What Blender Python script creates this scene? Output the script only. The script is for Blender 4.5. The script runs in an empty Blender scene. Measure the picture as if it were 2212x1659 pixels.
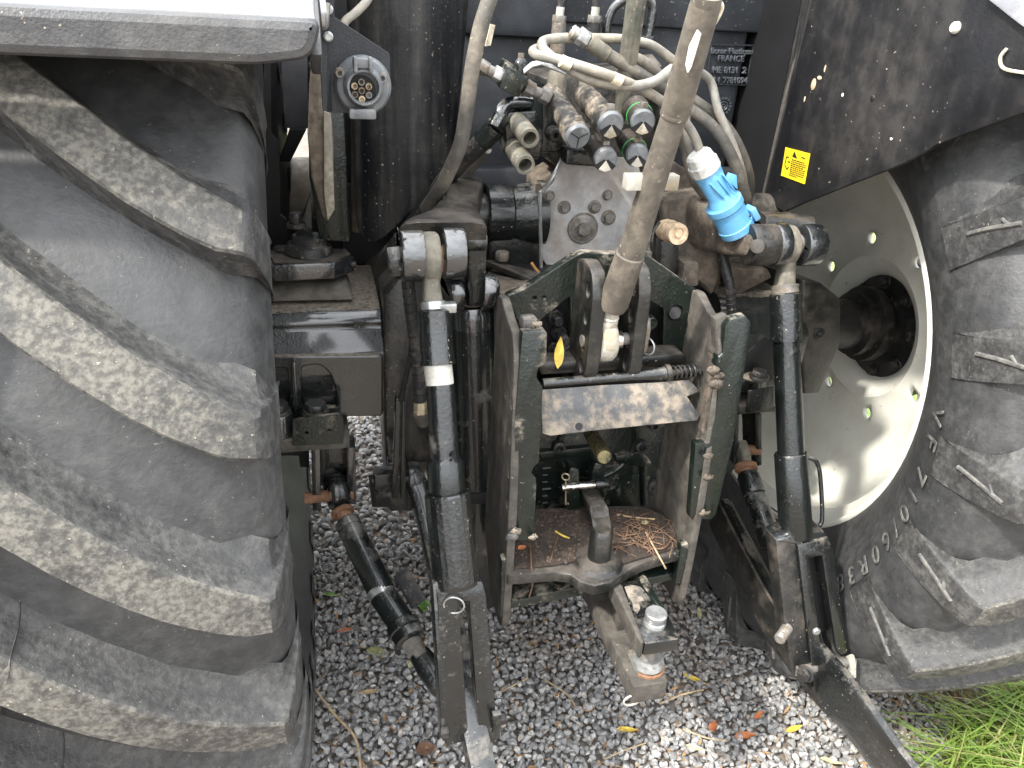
import bpy, bmesh, math, random
import numpy as np
from mathutils import Vector, Matrix
random.seed(7); rng = np.random.default_rng(11)
SC = bpy.context.scene; COL = SC.collection
R = math.radians

# ------------------------------------------------------------------ camera
F_, CX_, CY_ = 1663.0, 1106.0, 829.5
CAM = Vector((-0.4963, -1.6396, 1.5940))
YAW, PITCH, ROLL = 0.26493, 0.46142, -0.06202
_fw = Vector((math.sin(YAW)*math.cos(PITCH), math.cos(YAW)*math.cos(PITCH), -math.sin(PITCH)))
_rt = Vector((math.cos(YAW), -math.sin(YAW), 0)); _dn = _fw.cross(_rt)
RT = _rt*math.cos(ROLL) + _dn*math.sin(ROLL); DN = -_rt*math.sin(ROLL) + _dn*math.cos(ROLL)
cam = bpy.data.cameras.new('camera'); co = bpy.data.objects.new('camera', cam); COL.objects.link(co)
m = Matrix((RT, -DN, -_fw)).transposed().to_4x4(); m.translation = CAM; co.matrix_world = m
cam.sensor_fit = 'HORIZONTAL'; cam.sensor_width = 36; cam.lens = 36*F_/2212
cam.clip_start = 0.02; cam.clip_end = 400
SC.camera = co
# ------------------------------------------------------------------ light
SUN = Vector((-0.60, -0.25, 0.74)).normalized()
W = bpy.data.worlds.new('World'); SC.world = W; W.use_nodes = True
nt = W.node_tree; nt.nodes.clear()
sky = nt.nodes.new('ShaderNodeTexSky'); sky.sky_type = 'NISHITA'; sky.sun_disc = False
sky.sun_elevation = math.asin(SUN.z); sky.sun_rotation = math.atan2(SUN.x, SUN.y)
sky.dust_density = 3.0; sky.air_density = 1.2; sky.ozone_density = 1.0
hs = nt.nodes.new('ShaderNodeHueSaturation'); hs.inputs['Saturation'].default_value = 0.26
bg = nt.nodes.new('ShaderNodeBackground'); bg.inputs['Strength'].default_value = 0.15
ow = nt.nodes.new('ShaderNodeOutputWorld')
# thin bright cloud veil over the blue
tcw = nt.nodes.new('ShaderNodeTexCoord'); cl = nt.nodes.new('ShaderNodeTexNoise'); cl.inputs['Scale'].default_value = 2.2; cl.inputs['Detail'].default_value = 7
crw = nt.nodes.new('ShaderNodeMapRange'); crw.inputs[1].default_value = .36; crw.inputs[2].default_value = .66; crw.inputs[3].default_value = .35; crw.inputs[4].default_value = .92
mxw = nt.nodes.new('ShaderNodeMix'); mxw.data_type = 'RGBA'; mxw.inputs[7].default_value = (9.2, 9.3, 9.6, 1)
sxw = nt.nodes.new('ShaderNodeSeparateXYZ'); nt.links.new(tcw.outputs['Generated'], sxw.inputs[0])      # overcast sky: about three times brighter overhead than at the horizon
mzw = nt.nodes.new('ShaderNodeMapRange'); mzw.inputs[1].default_value = 0.; mzw.inputs[2].default_value = 1.; mzw.inputs[3].default_value = .42; mzw.inputs[4].default_value = 1.4
vcw = nt.nodes.new('ShaderNodeVectorMath'); vcw.operation = 'SCALE'; vcw.inputs[0].default_value = (9.4, 9.6, 9.9)
nt.links.new(sxw.outputs['Z'], mzw.inputs[0]); nt.links.new(mzw.outputs[0], vcw.inputs['Scale']); nt.links.new(vcw.outputs[0], mxw.inputs[7])
nt.links.new(tcw.outputs['Generated'], cl.inputs['Vector']); nt.links.new(cl.outputs['Fac'], crw.inputs[0]); nt.links.new(crw.outputs[0], mxw.inputs[0])
nt.links.new(sky.outputs[0], hs.inputs['Color']); nt.links.new(hs.outputs[0], mxw.inputs[6]); nt.links.new(mxw.outputs[2], bg.inputs[0]); nt.links.new(bg.outputs[0], ow.inputs[0])
sl = bpy.data.lights.new('sun', 'SUN'); sl.energy = 1.8; sl.angle = R(3.0); sl.color = (1, .95, .88)
so = bpy.data.objects.new('sun', sl); COL.objects.link(so)
so.rotation_euler = (-SUN).to_track_quat('-Z', 'Y').to_euler(); so.location = (-4, -3, 6)
SC.view_settings.view_transform = 'Standard'; SC.view_settings.look = 'None'
SC.view_settings.exposure = 1.75; SC.view_settings.gamma = 1.0
SC.view_settings.use_curve_mapping = False
SC.render.engine = 'CYCLES'

# ------------------------------------------------------------------ helpers: measured points of the photograph at a known distance
def ray(x, y): return RT*((x-CX_)/F_) + DN*((y-CY_)/F_) + _fw
def a(x, y, Y):
    d = ray(x, y); return CAM + d*((Y-CAM.y)/d.y)
def ax(x, y, X):
    d = ray(x, y); return CAM + d*((X-CAM.x)/d.x)
def az(x, y, Z):
    d = ray(x, y); return CAM + d*((Z-CAM.z)/d.z)
def rad(P, px): return px*(Vector(P)-CAM).dot(_fw)/F_

# ------------------------------------------------------------------ materials
def M(name, base, rough=.4, metal=0., dust=(.2, .15, .1), amt=0., scale=6., soft=.07, up=0., speck=0., speckc=(.45, .4, .32),
      spscale=160., bump=0., bscale=120., var=.25, streak=0., drough=.9, coat=0., dust2=None, mixmax=.92, lowbump=0., spec=.5, broad=0., uplo=.25):
    mt = bpy.data.materials.new(name); mt.use_nodes = True
    n = mt.node_tree; L = n.links.new; b = n.nodes['Principled BSDF']
    def N(t, **k):
        q = n.nodes.new(t)
        for kk, v in k.items(): setattr(q, kk, v)
        return q
    def math_(op, x, y=None, c=False):
        q = N('ShaderNodeMath', operation=op); q.use_clamp = c
        for i, v in enumerate((x, y)):
            if v is None: continue
            if isinstance(v, (int, float)): q.inputs[i].default_value = v
            else: L(v, q.inputs[i])
        return q.outputs[0]
    tc = N('ShaderNodeTexCoord'); oi = N('ShaderNodeObjectInfo')
    off = N('ShaderNodeVectorMath', operation='ADD'); L(tc.outputs['Object'], off.inputs[0])
    sc = math_('MULTIPLY', oi.outputs['Random'], 41.); L(sc, off.inputs[1])
    co_ = off.outputs[0]
    def noise(s, det=6, ro=.6, v=co_):
        q = N('ShaderNodeTexNoise'); q.inputs['Scale'].default_value = s; q.inputs['Detail'].default_value = det; q.inputs['Roughness'].default_value = ro
        L(v, q.inputs['Vector']); return q.outputs['Fac']
    def mr(v, lo, hi, tlo=0., thi=1.):
        q = N('ShaderNodeMapRange', interpolation_type='SMOOTHSTEP'); L(v, q.inputs[0])
        for i, x in enumerate((lo, hi, tlo, thi)): q.inputs[i+1].default_value = x
        return q.outputs[0]
    def mix(f, c1, c2):
        q = N('ShaderNodeMix', data_type='RGBA')
        if isinstance(f, float): q.inputs[0].default_value = f
        else: L(f, q.inputs[0])
        for i, c in ((6, c1), (7, c2)):
            if isinstance(c, tuple): q.inputs[i].default_value = (*c, 1)
            else: L(c, q.inputs[i])
        return q.outputs[2]
    lo = tuple(x*(1-var) for x in base); hi = tuple(min(1, x*(1+var)) for x in base)
    col = mix(mr(noise(scale*2.3, 5), .3, .7), lo, hi)
    rg = rough
    mask = None
    if amt > 0 or up > 0:
        f = noise(scale, 9, .68)
        if streak:
            mp = N('ShaderNodeMapping'); mp.inputs['Scale'].default_value = (1, 1, .06); L(co_, mp.inputs[0])
            f = math_('ADD', math_('MULTIPLY', f, 1-streak), math_('MULTIPLY', noise(26, 6, .6, mp.outputs[0]), streak))
        if up:
            ge = N('ShaderNodeNewGeometry'); sx = N('ShaderNodeSeparateXYZ'); L(ge.outputs['Normal'], sx.inputs[0])
            f = math_('ADD', f, mr(sx.outputs['Z'], uplo, .97, 0., up))
        if broad: f = math_('ADD', f, math_('MULTIPLY', math_('SUBTRACT', noise(3.1, 3), .5), broad*2))
        T = .72-.44*amt
        mask = mr(f, T-soft, T+soft, 0., mixmax)
        d2 = dust2 or tuple(x*.55 for x in dust)
        dc = mix(mr(noise(scale*4, 6), .35, .65), d2, dust)
        col = mix(mask, col, dc)
        rr = N('ShaderNodeMapRange'); L(mask, rr.inputs[0]); rr.inputs[3].default_value = rough; rr.inputs[4].default_value = drough
        rg = rr.outputs[0]
    if speck > 0:
        s = mr(noise(spscale, 3, .5), .74-.2*speck, .78-.2*speck, 0., .8)
        s = math_('MULTIPLY', s, mr(noise(scale*.8, 4), .4, .62))
        col = mix(s, col, speckc)
    if spec != .5: b.inputs['Specular IOR Level'].default_value = spec
    L(col, b.inputs['Base Color']); b.inputs['Metallic'].default_value = metal
    if isinstance(rg, float): b.inputs['Roughness'].default_value = rg
    else: L(rg, b.inputs['Roughness'])
    if coat: b.inputs['Coat Weight'].default_value = coat; b.inputs['Coat Roughness'].default_value = .1; b.inputs['Coat IOR'].default_value = 1.5+.22*coat
    if bump or mask is not None or lowbump:
        h = math_('MULTIPLY', noise(bscale, 4, .55), bump if bump else .12)
        if lowbump: h = math_('ADD', h, math_('MULTIPLY', noise(bscale*.22, 3, .5), lowbump))
        if mask is not None: h = math_('ADD', h, math_('MULTIPLY', mask, .25))
        bp = N('ShaderNodeBump'); bp.inputs['Strength'].default_value = .85; bp.inputs['Distance'].default_value = .0035
        L(h, bp.inputs['Height']); L(bp.outputs[0], b.inputs['Normal'])
    return mt

BROWN = (.1, .084, .068); TAN = (.28, .245, .195); GREY = (.15, .145, .132)
m_paint = M('satin_black_paint', (.007, .009, .0085), .24, dust=GREY, amt=.2, scale=9, up=.08, bump=.5, bscale=170, speck=.2, coat=.45, lowbump=.7, spec=.4)
m_wet = M('gloss_black_paint', (.011, .013, .014), .2, dust=BROWN, amt=.05, scale=7, up=.14, bump=.6, bscale=150, speck=.15, coat=1., lowbump=1., spec=.8)
m_pdust = M('dusty_black_paint', (.008, .009, .0085), .32, dust=BROWN, amt=.36, scale=8, up=.12, bump=.5, speck=.25, soft=.16, coat=.3, mixmax=.8)
m_green = M('dark_green_paint', (.007, .0115, .009), .28, dust=TAN, amt=.2, scale=11, up=.08, bump=.5, bscale=160, speck=.28, coat=.25, lowbump=.6, spec=.45)
m_mud = M('muddy_paint', (.03, .028, .025), .5, dust=(.115, .103, .086), amt=.62, scale=9, up=.06, bump=.5, speck=.25, soft=.2, streak=.5)
m_brown = M('mud_caked_casting', (.035, .03, .026), .55, dust=(.17, .138, .105), amt=.68, scale=11, up=.1, bump=.6, speck=.25, soft=.2)
m_flap = M('muddy_steel_flap', (.05, .053, .056), .35, dust=(.28, .235, .18), dust2=(.16, .14, .118), amt=.5, scale=13, bump=.3, soft=.1)
m_steel = M('grey_steel_plate', (.45, .445, .44), .42, metal=.1, dust=(.24, .19, .135), amt=.36, scale=9, up=.1, bump=.25, soft=.2)
m_rubber = M('tyre_rubber', (.03, .03, .0305), .48, dust=(.125, .123, .114), dust2=(.055, .054, .051), amt=.46, scale=21, bump=.45, bscale=150, speck=.35, speckc=(.25, .235, .2), spscale=210, soft=.24, mixmax=.72, spec=.55, broad=.22)
m_side = M('sidewall_rubber', (.03, .031, .0325), .44, dust=(.095, .095, .092), dust2=(.055, .055, .053), amt=.44, scale=13, bump=.3, bscale=150, speck=.3, speckc=(.2, .19, .165), spscale=210, soft=.3, mixmax=.65, spec=.6, broad=.25)
m_lug = M('tread_rubber', (.042, .0415, .0395), .55, dust=(.19, .18, .153), dust2=(.088, .084, .074), amt=.55, scale=34, bump=.5, bscale=110, speck=.3, spscale=190, soft=.15, mixmax=.8, spec=.5, broad=.3)
m_plastic = M('black_plastic_panel', (.007, .0078, .0095), .3, dust=(.13, .122, .108), amt=.42, scale=5, streak=.75, bump=.15, speck=.3, soft=.16, mixmax=.5, spec=.4)
m_hub = M('oily_black_hub', (.012, .012, .012), .4, dust=BROWN, amt=.16, scale=12, bump=.4, speck=.2, soft=.15)
m_skirt = M('scuffed_black_skirt', (.009, .0093, .0108), .42, dust=(.06, .055, .05), dust2=(.03, .028, .026), amt=.42, scale=6, streak=.3, bump=.2, speck=.2, spscale=110, soft=.2, mixmax=.6, spec=.25, broad=.2)
m_tank = M('moulded_black_plastic', (.012, .0145, .019), .38, dust=(.07, .077, .085), amt=.4, scale=3, bump=.2, bscale=300, speck=.3, soft=.3, mixmax=.6)
m_fend = M('grey_fender_plastic', (.05, .051, .054), .34, dust=(.14, .137, .13), amt=.45, scale=9, bump=.35, bscale=260, speck=.2, soft=.2, mixmax=.6)
m_cream = M('cream_wheel_paint', (.7, .695, .62), .34, dust=(.36, .3, .22), amt=.1, scale=6, bump=.06, speck=.28, speckc=(.16, .13, .09), spscale=75, soft=.2, mixmax=.5, var=.05)
m_dark = M('matt_black', (.006, .006, .007), .6, bump=.1)  # even black for dark parts; also stands in for shade in gaps and holes
m_cab = M('grey_cab_panel', (.16, .16, .17), .5, dust=(.28, .26, .23), amt=.3, scale=4)
m_beige = M('dusty_beige_tank', (.36, .32, .27), .5, dust=(.26, .21, .16), amt=.35, scale=5)
m_toplink = M('dusty_tube_steel', (.085, .075, .064), .38, dust=(.19, .165, .128), dust2=(.1, .085, .066), amt=.55, scale=10, bump=.3, speck=.4, soft=.22, streak=.45)
m_post = M('greenish_grey_bar', (.07, .075, .062), .4, dust=(.24, .21, .16), amt=.5, scale=12, bump=.3, speck=.4, streak=.5, soft=.2)
m_pale = M('pale_grey_steel', (.5, .48, .42), .38, metal=.3, dust=(.36, .3, .2), amt=.35, scale=16, bump=.15)
m_zinc = M('bright_zinc', (.46, .47, .465), .3, metal=.7, dust=(.4, .37, .3), amt=.2, scale=24)
m_chrome = M('worn_chrome', (.62, .6, .56), .2, metal=1., dust=(.3, .24, .17), amt=.25, scale=30)
m_rust = M('rusty_steel', (.17, .085, .045), .7, dust=(.3, .17, .1), amt=.45, scale=30, bump=.5)
m_ball = M('tan_plastic_ball', (.42, .28, .19), .5, dust=(.3, .2, .13), amt=.3, scale=12)
m_spool = M('dirty_cream_plastic', (.6, .45, .3), .5, dust=(.36, .25, .15), amt=.35, scale=25)
m_bolt = M('dusty_bolt_steel', (.2, .19, .175), .45, metal=.4, dust=(.22, .17, .12), amt=.4, scale=40)
m_dbolt = M('black_bolt_steel', (.03, .03, .03), .35, metal=.3, dust=BROWN, amt=.35, scale=40)
m_cable = M('grey_cable_sheath', (.21, .205, .185), .5, dust=(.36, .31, .23), amt=.4, scale=14, bump=.1, soft=.2)
m_hose = M('black_rubber_hose', (.022, .022, .023), .45, dust=BROWN, amt=.35, scale=20, bump=.3, speck=.4)
m_dhose = M('dusty_rubber_hose', (.085, .08, .072), .5, dust=(.24, .21, .165), amt=.4, scale=9, bump=.25, speck=.3, soft=.2)
m_tape = M('cream_tape', (.66, .6, .45), .5, dust=(.4, .34, .24), amt=.2, scale=30)
m_blue = M('sky_blue_plastic', (.12, .36, .61), .38, dust=(.22, .4, .58), amt=.35, scale=16, bump=.08, bscale=60, var=.08, mixmax=.4)
m_lgrey = M('light_grey_plastic', (.52, .52, .49), .45, dust=(.34, .3, .23), amt=.3, scale=20)
m_socket = M('grey_black_plastic', (.12, .13, .14), .34, dust=(.3, .3, .29), amt=.42, scale=12, bump=.15, mixmax=.6)
m_yellow = M('yellow_sticker', (.85, .6, .02), .4, var=.05)
m_ink = M('black_ink', (.02, .018, .015), .5)
m_brass = M('dirty_brass', (.45, .38, .26), .4, metal=.5, dust=(.3, .22, .15), amt=.4, scale=30)
m_torn = M('torn_rubber_strip', (.1, .09, .075), .7, dust=(.3, .26, .2), dust2=(.18, .14, .1), amt=.6, scale=14, bump=.5, soft=.2, streak=.6)
m_lime = M('green_seal_ring', (.05, .4, .09), .4)
m_white = M('chipped_white_paint', (.78, .76, .68), .5, dust=(.4, .32, .24), amt=.25, scale=30)
m_orange = M('orange_wood', (.6, .3, .1), .6)
m_silver = M('scuffed_black_link', (.008, .0095, .0095), .2, dust=(.14, .127, .107), amt=.2, scale=14, up=.1, bump=.6, bscale=150, coat=.5, speck=.3, lowbump=.9)
m_soil = M('dark_crumb_soil', (.03, .022, .017), .95, dust=(.08, .056, .04), amt=.4, scale=30, bump=1.2, bscale=260, soft=.15)

# ------------------------------------------------------------------ mesh builder
def catmull(P, n=8):
    P = [Vector(p) for p in P]
    if len(P) < 3: return [P[0].lerp(P[-1], i/n) for i in range(n+1)]
    Q = [P[0]*2-P[1]] + P + [P[-1]*2-P[-2]]; out = []
    for i in range(1, len(Q)-2):
        for k in range(n):
            t = k/n; p0, p1, p2, p3 = Q[i-1], Q[i], Q[i+1], Q[i+2]
            out.append(.5*((2*p1)+(p2-p0)*t+(2*p0-5*p1+4*p2-p3)*t*t+(3*p1-p0-3*p2+p3)*t**3))
    return out+[P[-1]]
def frame(d):
    d = d.normalized(); r = Vector((0, 0, 1)) if abs(d.z) < .9 else Vector((1, 0, 0))
    u = d.cross(r).normalized(); return u, d.cross(u).normalized()
def ring(c, u, v, n=20, e=2.):
    out = []
    for i in range(n):
        t = 2*math.pi*(i+.5)/n; ct, st = math.cos(t), math.sin(t)
        k = (abs(ct)**e+abs(st)**e)**(-1/e)
        out.append(c+u*(ct*k)+v*(st*k))
    return out
class MB:
    def __init__(s): s.v = []; s.f = []
    def add(s, vs, fs):
        o = len(s.v); s.v += [Vector(v) for v in vs]; s.f += [tuple(i+o for i in f) for f in fs]; return s
    def loft(s, rings, caps=True, closed=False):
        n = len(rings[0]); vs = [p for r in rings for p in r]; fs = []
        K = len(rings) if closed else len(rings)-1
        for j in range(K):
            j2 = (j+1) % len(rings)
            for i in range(n):
                i2 = (i+1) % n; fs.append((j*n+i, j*n+i2, j2*n+i2, j2*n+i))
        if caps and not closed: fs += [tuple(range(n))[::-1], tuple((len(rings)-1)*n+i for i in range(n))]
        return s.add(vs, fs)
    def cyl(s, p, q, r, r2=None, n=20, caps=True):
        p, q = Vector(p), Vector(q); u, v = frame(q-p); r2 = r if r2 is None else r2
        return s.loft([ring(p, u*r, v*r, n), ring(q, u*r2, v*r2, n)], caps)
    def lathe(s, p, q, prof, n=24, caps=True):          # prof: (t along p->q as fraction, radius)
        p, q = Vector(p), Vector(q); u, v = frame(q-p)
        return s.loft([ring(p.lerp(q, t), u*max(r, 1e-4), v*max(r, 1e-4), n) for t, r in prof], caps)
    def tube(s, P, r, n=10, caps=True):
        P = [Vector(p) for p in P]; rs = r if isinstance(r, list) else [r]*len(P)
        d = (P[1]-P[0]).normalized(); u, _ = frame(d); rings = []
        for i, p in enumerate(P):
            t = (P[min(i+1, len(P)-1)]-P[max(i-1, 0)]).normalized()
            u = (u-t*u.dot(t)).normalized(); w_ = t.cross(u)
            rings.append(ring(p, u*rs[i], w_*rs[i], n))
        return s.loft(rings, caps)
    def bar(s, P, side, hu, hv, e=7., n=20):            # swept rounded-rectangle bar; side = rough direction of the half width hu
        P = [Vector(p) for p in P]; side = Vector(side); rings = []
        hus = hu if isinstance(hu, list) else [hu]*len(P); hvs = hv if isinstance(hv, list) else [hv]*len(P)
        for i, p in enumerate(P):
            t = (P[min(i+1, len(P)-1)]-P[max(i-1, 0)]).normalized()
            u = (side-t*side.dot(t)).normalized(); v = t.cross(u)
            rings.append(ring(p, u*hus[i], v*hvs[i], n, e))
        return s.loft(rings)
    def box(s, c, h, U=(1, 0, 0), V_=(0, 1, 0)):
        c = Vector(c); U = Vector(U).normalized(); V_ = Vector(V_).normalized(); Wd = U.cross(V_)
        vs = [c+U*h[0]*i+V_*h[1]*j+Wd*h[2]*k for i in (-1, 1) for j in (-1, 1) for k in (-1, 1)]
        return s.add(vs, [(0, 1, 3, 2), (4, 6, 7, 5), (0, 4, 5, 1), (2, 3, 7, 6), (0, 2, 6, 4), (1, 5, 7, 3)])
    def span(s, lo, hi):
        lo, hi = Vector(lo), Vector(hi); return s.box((lo+hi)/2, tuple(abs(x)/2 for x in (hi-lo)))
    def prism(s, pts, vec):
        pts = [Vector(p) for p in pts]; vec = Vector(vec); n = len(pts)
        return s.add(pts+[p+vec for p in pts], [tuple(range(n)), tuple(range(2*n-1, n-1, -1))]+[(i, n+i, n+(i+1) % n, (i+1) % n) for i in range(n)])
    def torus(s, c, axis, RR_, r, n=28, k=10, a0=0., a1=2*math.pi, sq=None):
        c = Vector(c); u, v = frame(Vector(axis)); full = abs(a1-a0-2*math.pi) < 1e-4; rings = []
        for i in range(n if full else n+1):
            t = a0+(a1-a0)*i/n; d = u*math.cos(t)+v*math.sin(t)
            ru, rv = (r, r) if sq is None else sq
            rings.append(ring(c+d*RR_, d*ru, Vector(axis).normalized()*rv, k, 2. if sq is None else 5.))
        return s.loft(rings, not full, full)
    def sphere(s, c, r, sq=(1, 1, 1), n=20, m=10):
        c = Vector(c); rs = []
        for j in range(m+1):
            t = math.pi*(j+.02)/(m+.04); z = math.cos(t); q = math.sin(t)
            rs.append([c+Vector((math.cos(2*math.pi*i/n)*q*sq[0], math.sin(2*math.pi*i/n)*q*sq[1], z*sq[2]))*r for i in range(n)])
        return s.loft(rs)
def setsmooth(me, ang):
    me.polygons.foreach_set('use_smooth', [True]*len(me.polygons)); me.set_sharp_from_angle(angle=R(ang)); me.update()
def empty(name, loc=(0, 0, 0), parent=None):
    o = bpy.data.objects.new(name, None); o.location = loc; o.empty_display_size = .1; COL.objects.link(o)
    if parent: o.parent = parent
    return o
def tag(o, label, cat, group=None):
    o['label'] = label; o['category'] = cat
    if group: o['group'] = group
    return o
def fin(name, mb, mat, parent=None, bev=0., ang=38, seg=2, kind=None, label=None):
    me = bpy.data.meshes.new(name); me.from_pydata([tuple(v) for v in mb.v], [], mb.f)
    bm = bmesh.new(); bm.from_mesh(me); bmesh.ops.recalc_face_normals(bm, faces=bm.faces)
    if bev:
        ed = [e for e in bm.edges if e.is_manifold and e.calc_face_angle(0) > R(32)]
        try: bmesh.ops.bevel(bm, geom=ed, offset=bev, segments=seg, profile=.5, affect='EDGES', clamp_overlap=True)
        except Exception: pass
    bm.to_mesh(me); bm.free(); setsmooth(me, ang); me.materials.append(mat)
    o = bpy.data.objects.new(name, me); COL.objects.link(o)
    if parent:
        o.parent = parent
        pw = Vector((0, 0, 0)); q = parent
        while q: pw += q.location; q = q.parent
        me.transform(Matrix.Translation(-pw))
    if kind: o['kind'] = kind
    if label: o['label'] = label
    return o
def plate(name, outline, holes, O, U, V_, thk, mat, parent=None, bev=.002, fillet=.004, label=None):
    """flat plate with round or polygonal holes; outline and holes in metres in the plane O + u U + v V, thickness runs along U x V"""
    def rounded(P, r):
        out = []; n = len(P)
        for i in range(n):
            p = Vector(P[i][:2]); ri = P[i][2] if len(P[i]) > 2 else r
            d0 = Vector(P[i-1][:2])-p; d1 = Vector(P[(i+1) % n][:2])-p
            ri = min(ri, d0.length*.45, d1.length*.45)
            if ri < 1e-4: out.append(p); continue
            p0 = p+d0.normalized()*ri; p1 = p+d1.normalized()*ri
            for k in range(5):
                t = k/4; out.append(p0*(1-t)**2+p*2*t*(1-t)+p1*t*t)
        return out
    cu = bpy.data.curves.new(name, 'CURVE'); cu.dimensions = '2D'; cu.fill_mode = 'BOTH'
    loops = [rounded(outline, fillet)]
    for h in holes:
        if isinstance(h[0], (tuple, list)): loops.append(rounded(h, fillet))
        else:
            x, y, r = h[:3]; ry = h[3] if len(h) > 3 else r
            loops.append([Vector((x+r*math.cos(2*math.pi*i/18), y+ry*math.sin(2*math.pi*i/18))) for i in range(18)])
    for lp in loops:
        sp = cu.splines.new('POLY'); sp.points.add(len(lp)-1); sp.use_cyclic_u = True
        for i, p in enumerate(lp): sp.points[i].co = (p.x, p.y, 0, 1)
    cu.extrude = max(thk/2-bev, 1e-4); cu.bevel_depth = bev; cu.bevel_resolution = 1; cu.offset = -bev
    o0 = bpy.data.objects.new(name, cu); me = bpy.data.meshes.new_from_object(o0); bpy.data.objects.remove(o0)
    U, V_ = Vector(U).normalized(), Vector(V_).normalized(); Wd = U.cross(V_)
    mt = Matrix((U, V_, Wd)).transposed().to_4x4(); mt.translation = Vector(O)+Wd*thk/2
    me.transform(mt); me.name = name
    me.materials.clear(); setsmooth(me, 35); me.materials.append(mat)
    o = bpy.data.objects.new(name, me); COL.objects.link(o)
    if parent:
        o.parent = parent; pw = Vector((0, 0, 0)); q = parent
        while q: pw += q.location; q = q.parent
        me.transform(Matrix.Translation(-pw))
    if label: o['label'] = label
    return o
def plate_px(name, pts, Y, thk, mat, parent=None, holes=(), bev=.002, fillet=.004, label=None):
    """plate standing square to the tractor at distance Y, front face at Y"""
    def c(x, y): p = a(x, y, Y); return p.x, p.z
    ol = [c(*q[:2])+((rad(a(q[0], q[1], Y), q[2]),) if len(q) > 2 else ()) for q in pts]
    hl = []
    for h in holes:
        if isinstance(h[0], (tuple, list)): hl.append([c(*q[:2]) for q in h])
        else: hl.append((*c(h[0], h[1]), rad(a(h[0], h[1], Y), h[2])))
    return plate(name, ol, hl, (0, Y+thk, 0), (1, 0, 0), (0, 0, 1), thk, mat, parent, bev, fillet, label)
def prism_px(name, pts, Y, thk, mat, parent=None, bev=.002, vec=None, label=None):
    P = [a(q[0], q[1], Y if len(q) < 3 else q[2]) for q in pts]
    return fin(name, MB().prism(P, vec if vec else (0, thk, 0)), mat, parent, bev, label=label)
def cylp(name, q0, q1, px0, px1, mat, parent=None, n=24, bev=.0015, label=None):
    p, q = a(*q0), a(*q1)
    return fin(name, MB().cyl(p, q, rad(p, px0), rad(q, px1), n), mat, parent, bev, label=label)
def bolt(P, axis, r, h, mat, parent, washer=0., name='bolt'):
    P, axis = Vector(P), Vector(axis).normalized(); mb = MB()
    mb.cyl(P, P+axis*h, r, r*.97, 6)
    if washer: mb.cyl(P-axis*.001, P+axis*h*.3, washer, washer*.95, 20)
    return fin(name, mb, mat, parent, bev=min(r*.12, .0012), seg=1)
XA = Vector((1, 0, 0)); YA = Vector((0, 1, 0)); ZA = Vector((0, 0, 1))

# ------------------------------------------------------------------ ground
def gmat():
    mt = bpy.data.materials.new('gravel_bed'); mt.use_nodes = True; n = mt.node_tree; L = n.links.new; b = n.nodes['Principled BSDF']
    tc = n.nodes.new('ShaderNodeTexCoord')
    vo = n.nodes.new('ShaderNodeTexVoronoi'); vo.inputs['Scale'].default_value = 55; L(tc.outputs['Object'], vo.inputs['Vector'])
    no = n.nodes.new('ShaderNodeTexNoise'); no.inputs['Scale'].default_value = 2.5; no.inputs['Detail'].default_value = 8; L(tc.outputs['Object'], no.inputs['Vector'])
    cr = n.nodes.new('ShaderNodeValToRGB'); cr.color_ramp.elements[0].color = (.15, .125, .1, 1); cr.color_ramp.elements[1].color = (.34, .32, .3, 1); L(vo.outputs['Color'], cr.inputs[0])
    mx = n.nodes.new('ShaderNodeMix'); mx.data_type = 'RGBA'; L(no.outputs['Fac'], mx.inputs[0]); L(cr.outputs[0], mx.inputs[6]); mx.inputs[7].default_value = (.12, .09, .065, 1)
    L(mx.outputs[2], b.inputs['Base Color']); b.inputs['Roughness'].default_value = .95
    bp = n.nodes.new('ShaderNodeBump'); bp.inputs['Strength'].default_value = .8; bp.inputs['Distance'].default_value = .01; L(vo.outputs['Distance'], bp.inputs['Height']); L(bp.outputs[0], b.inputs['Normal'])
    return mt
g = fin('ground', MB().add([(-60, -60, 0), (60, -60, 0), (60, 60, 0), (-60, 60, 0)], [(0, 1, 2, 3)]), gmat(), kind='structure')

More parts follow.
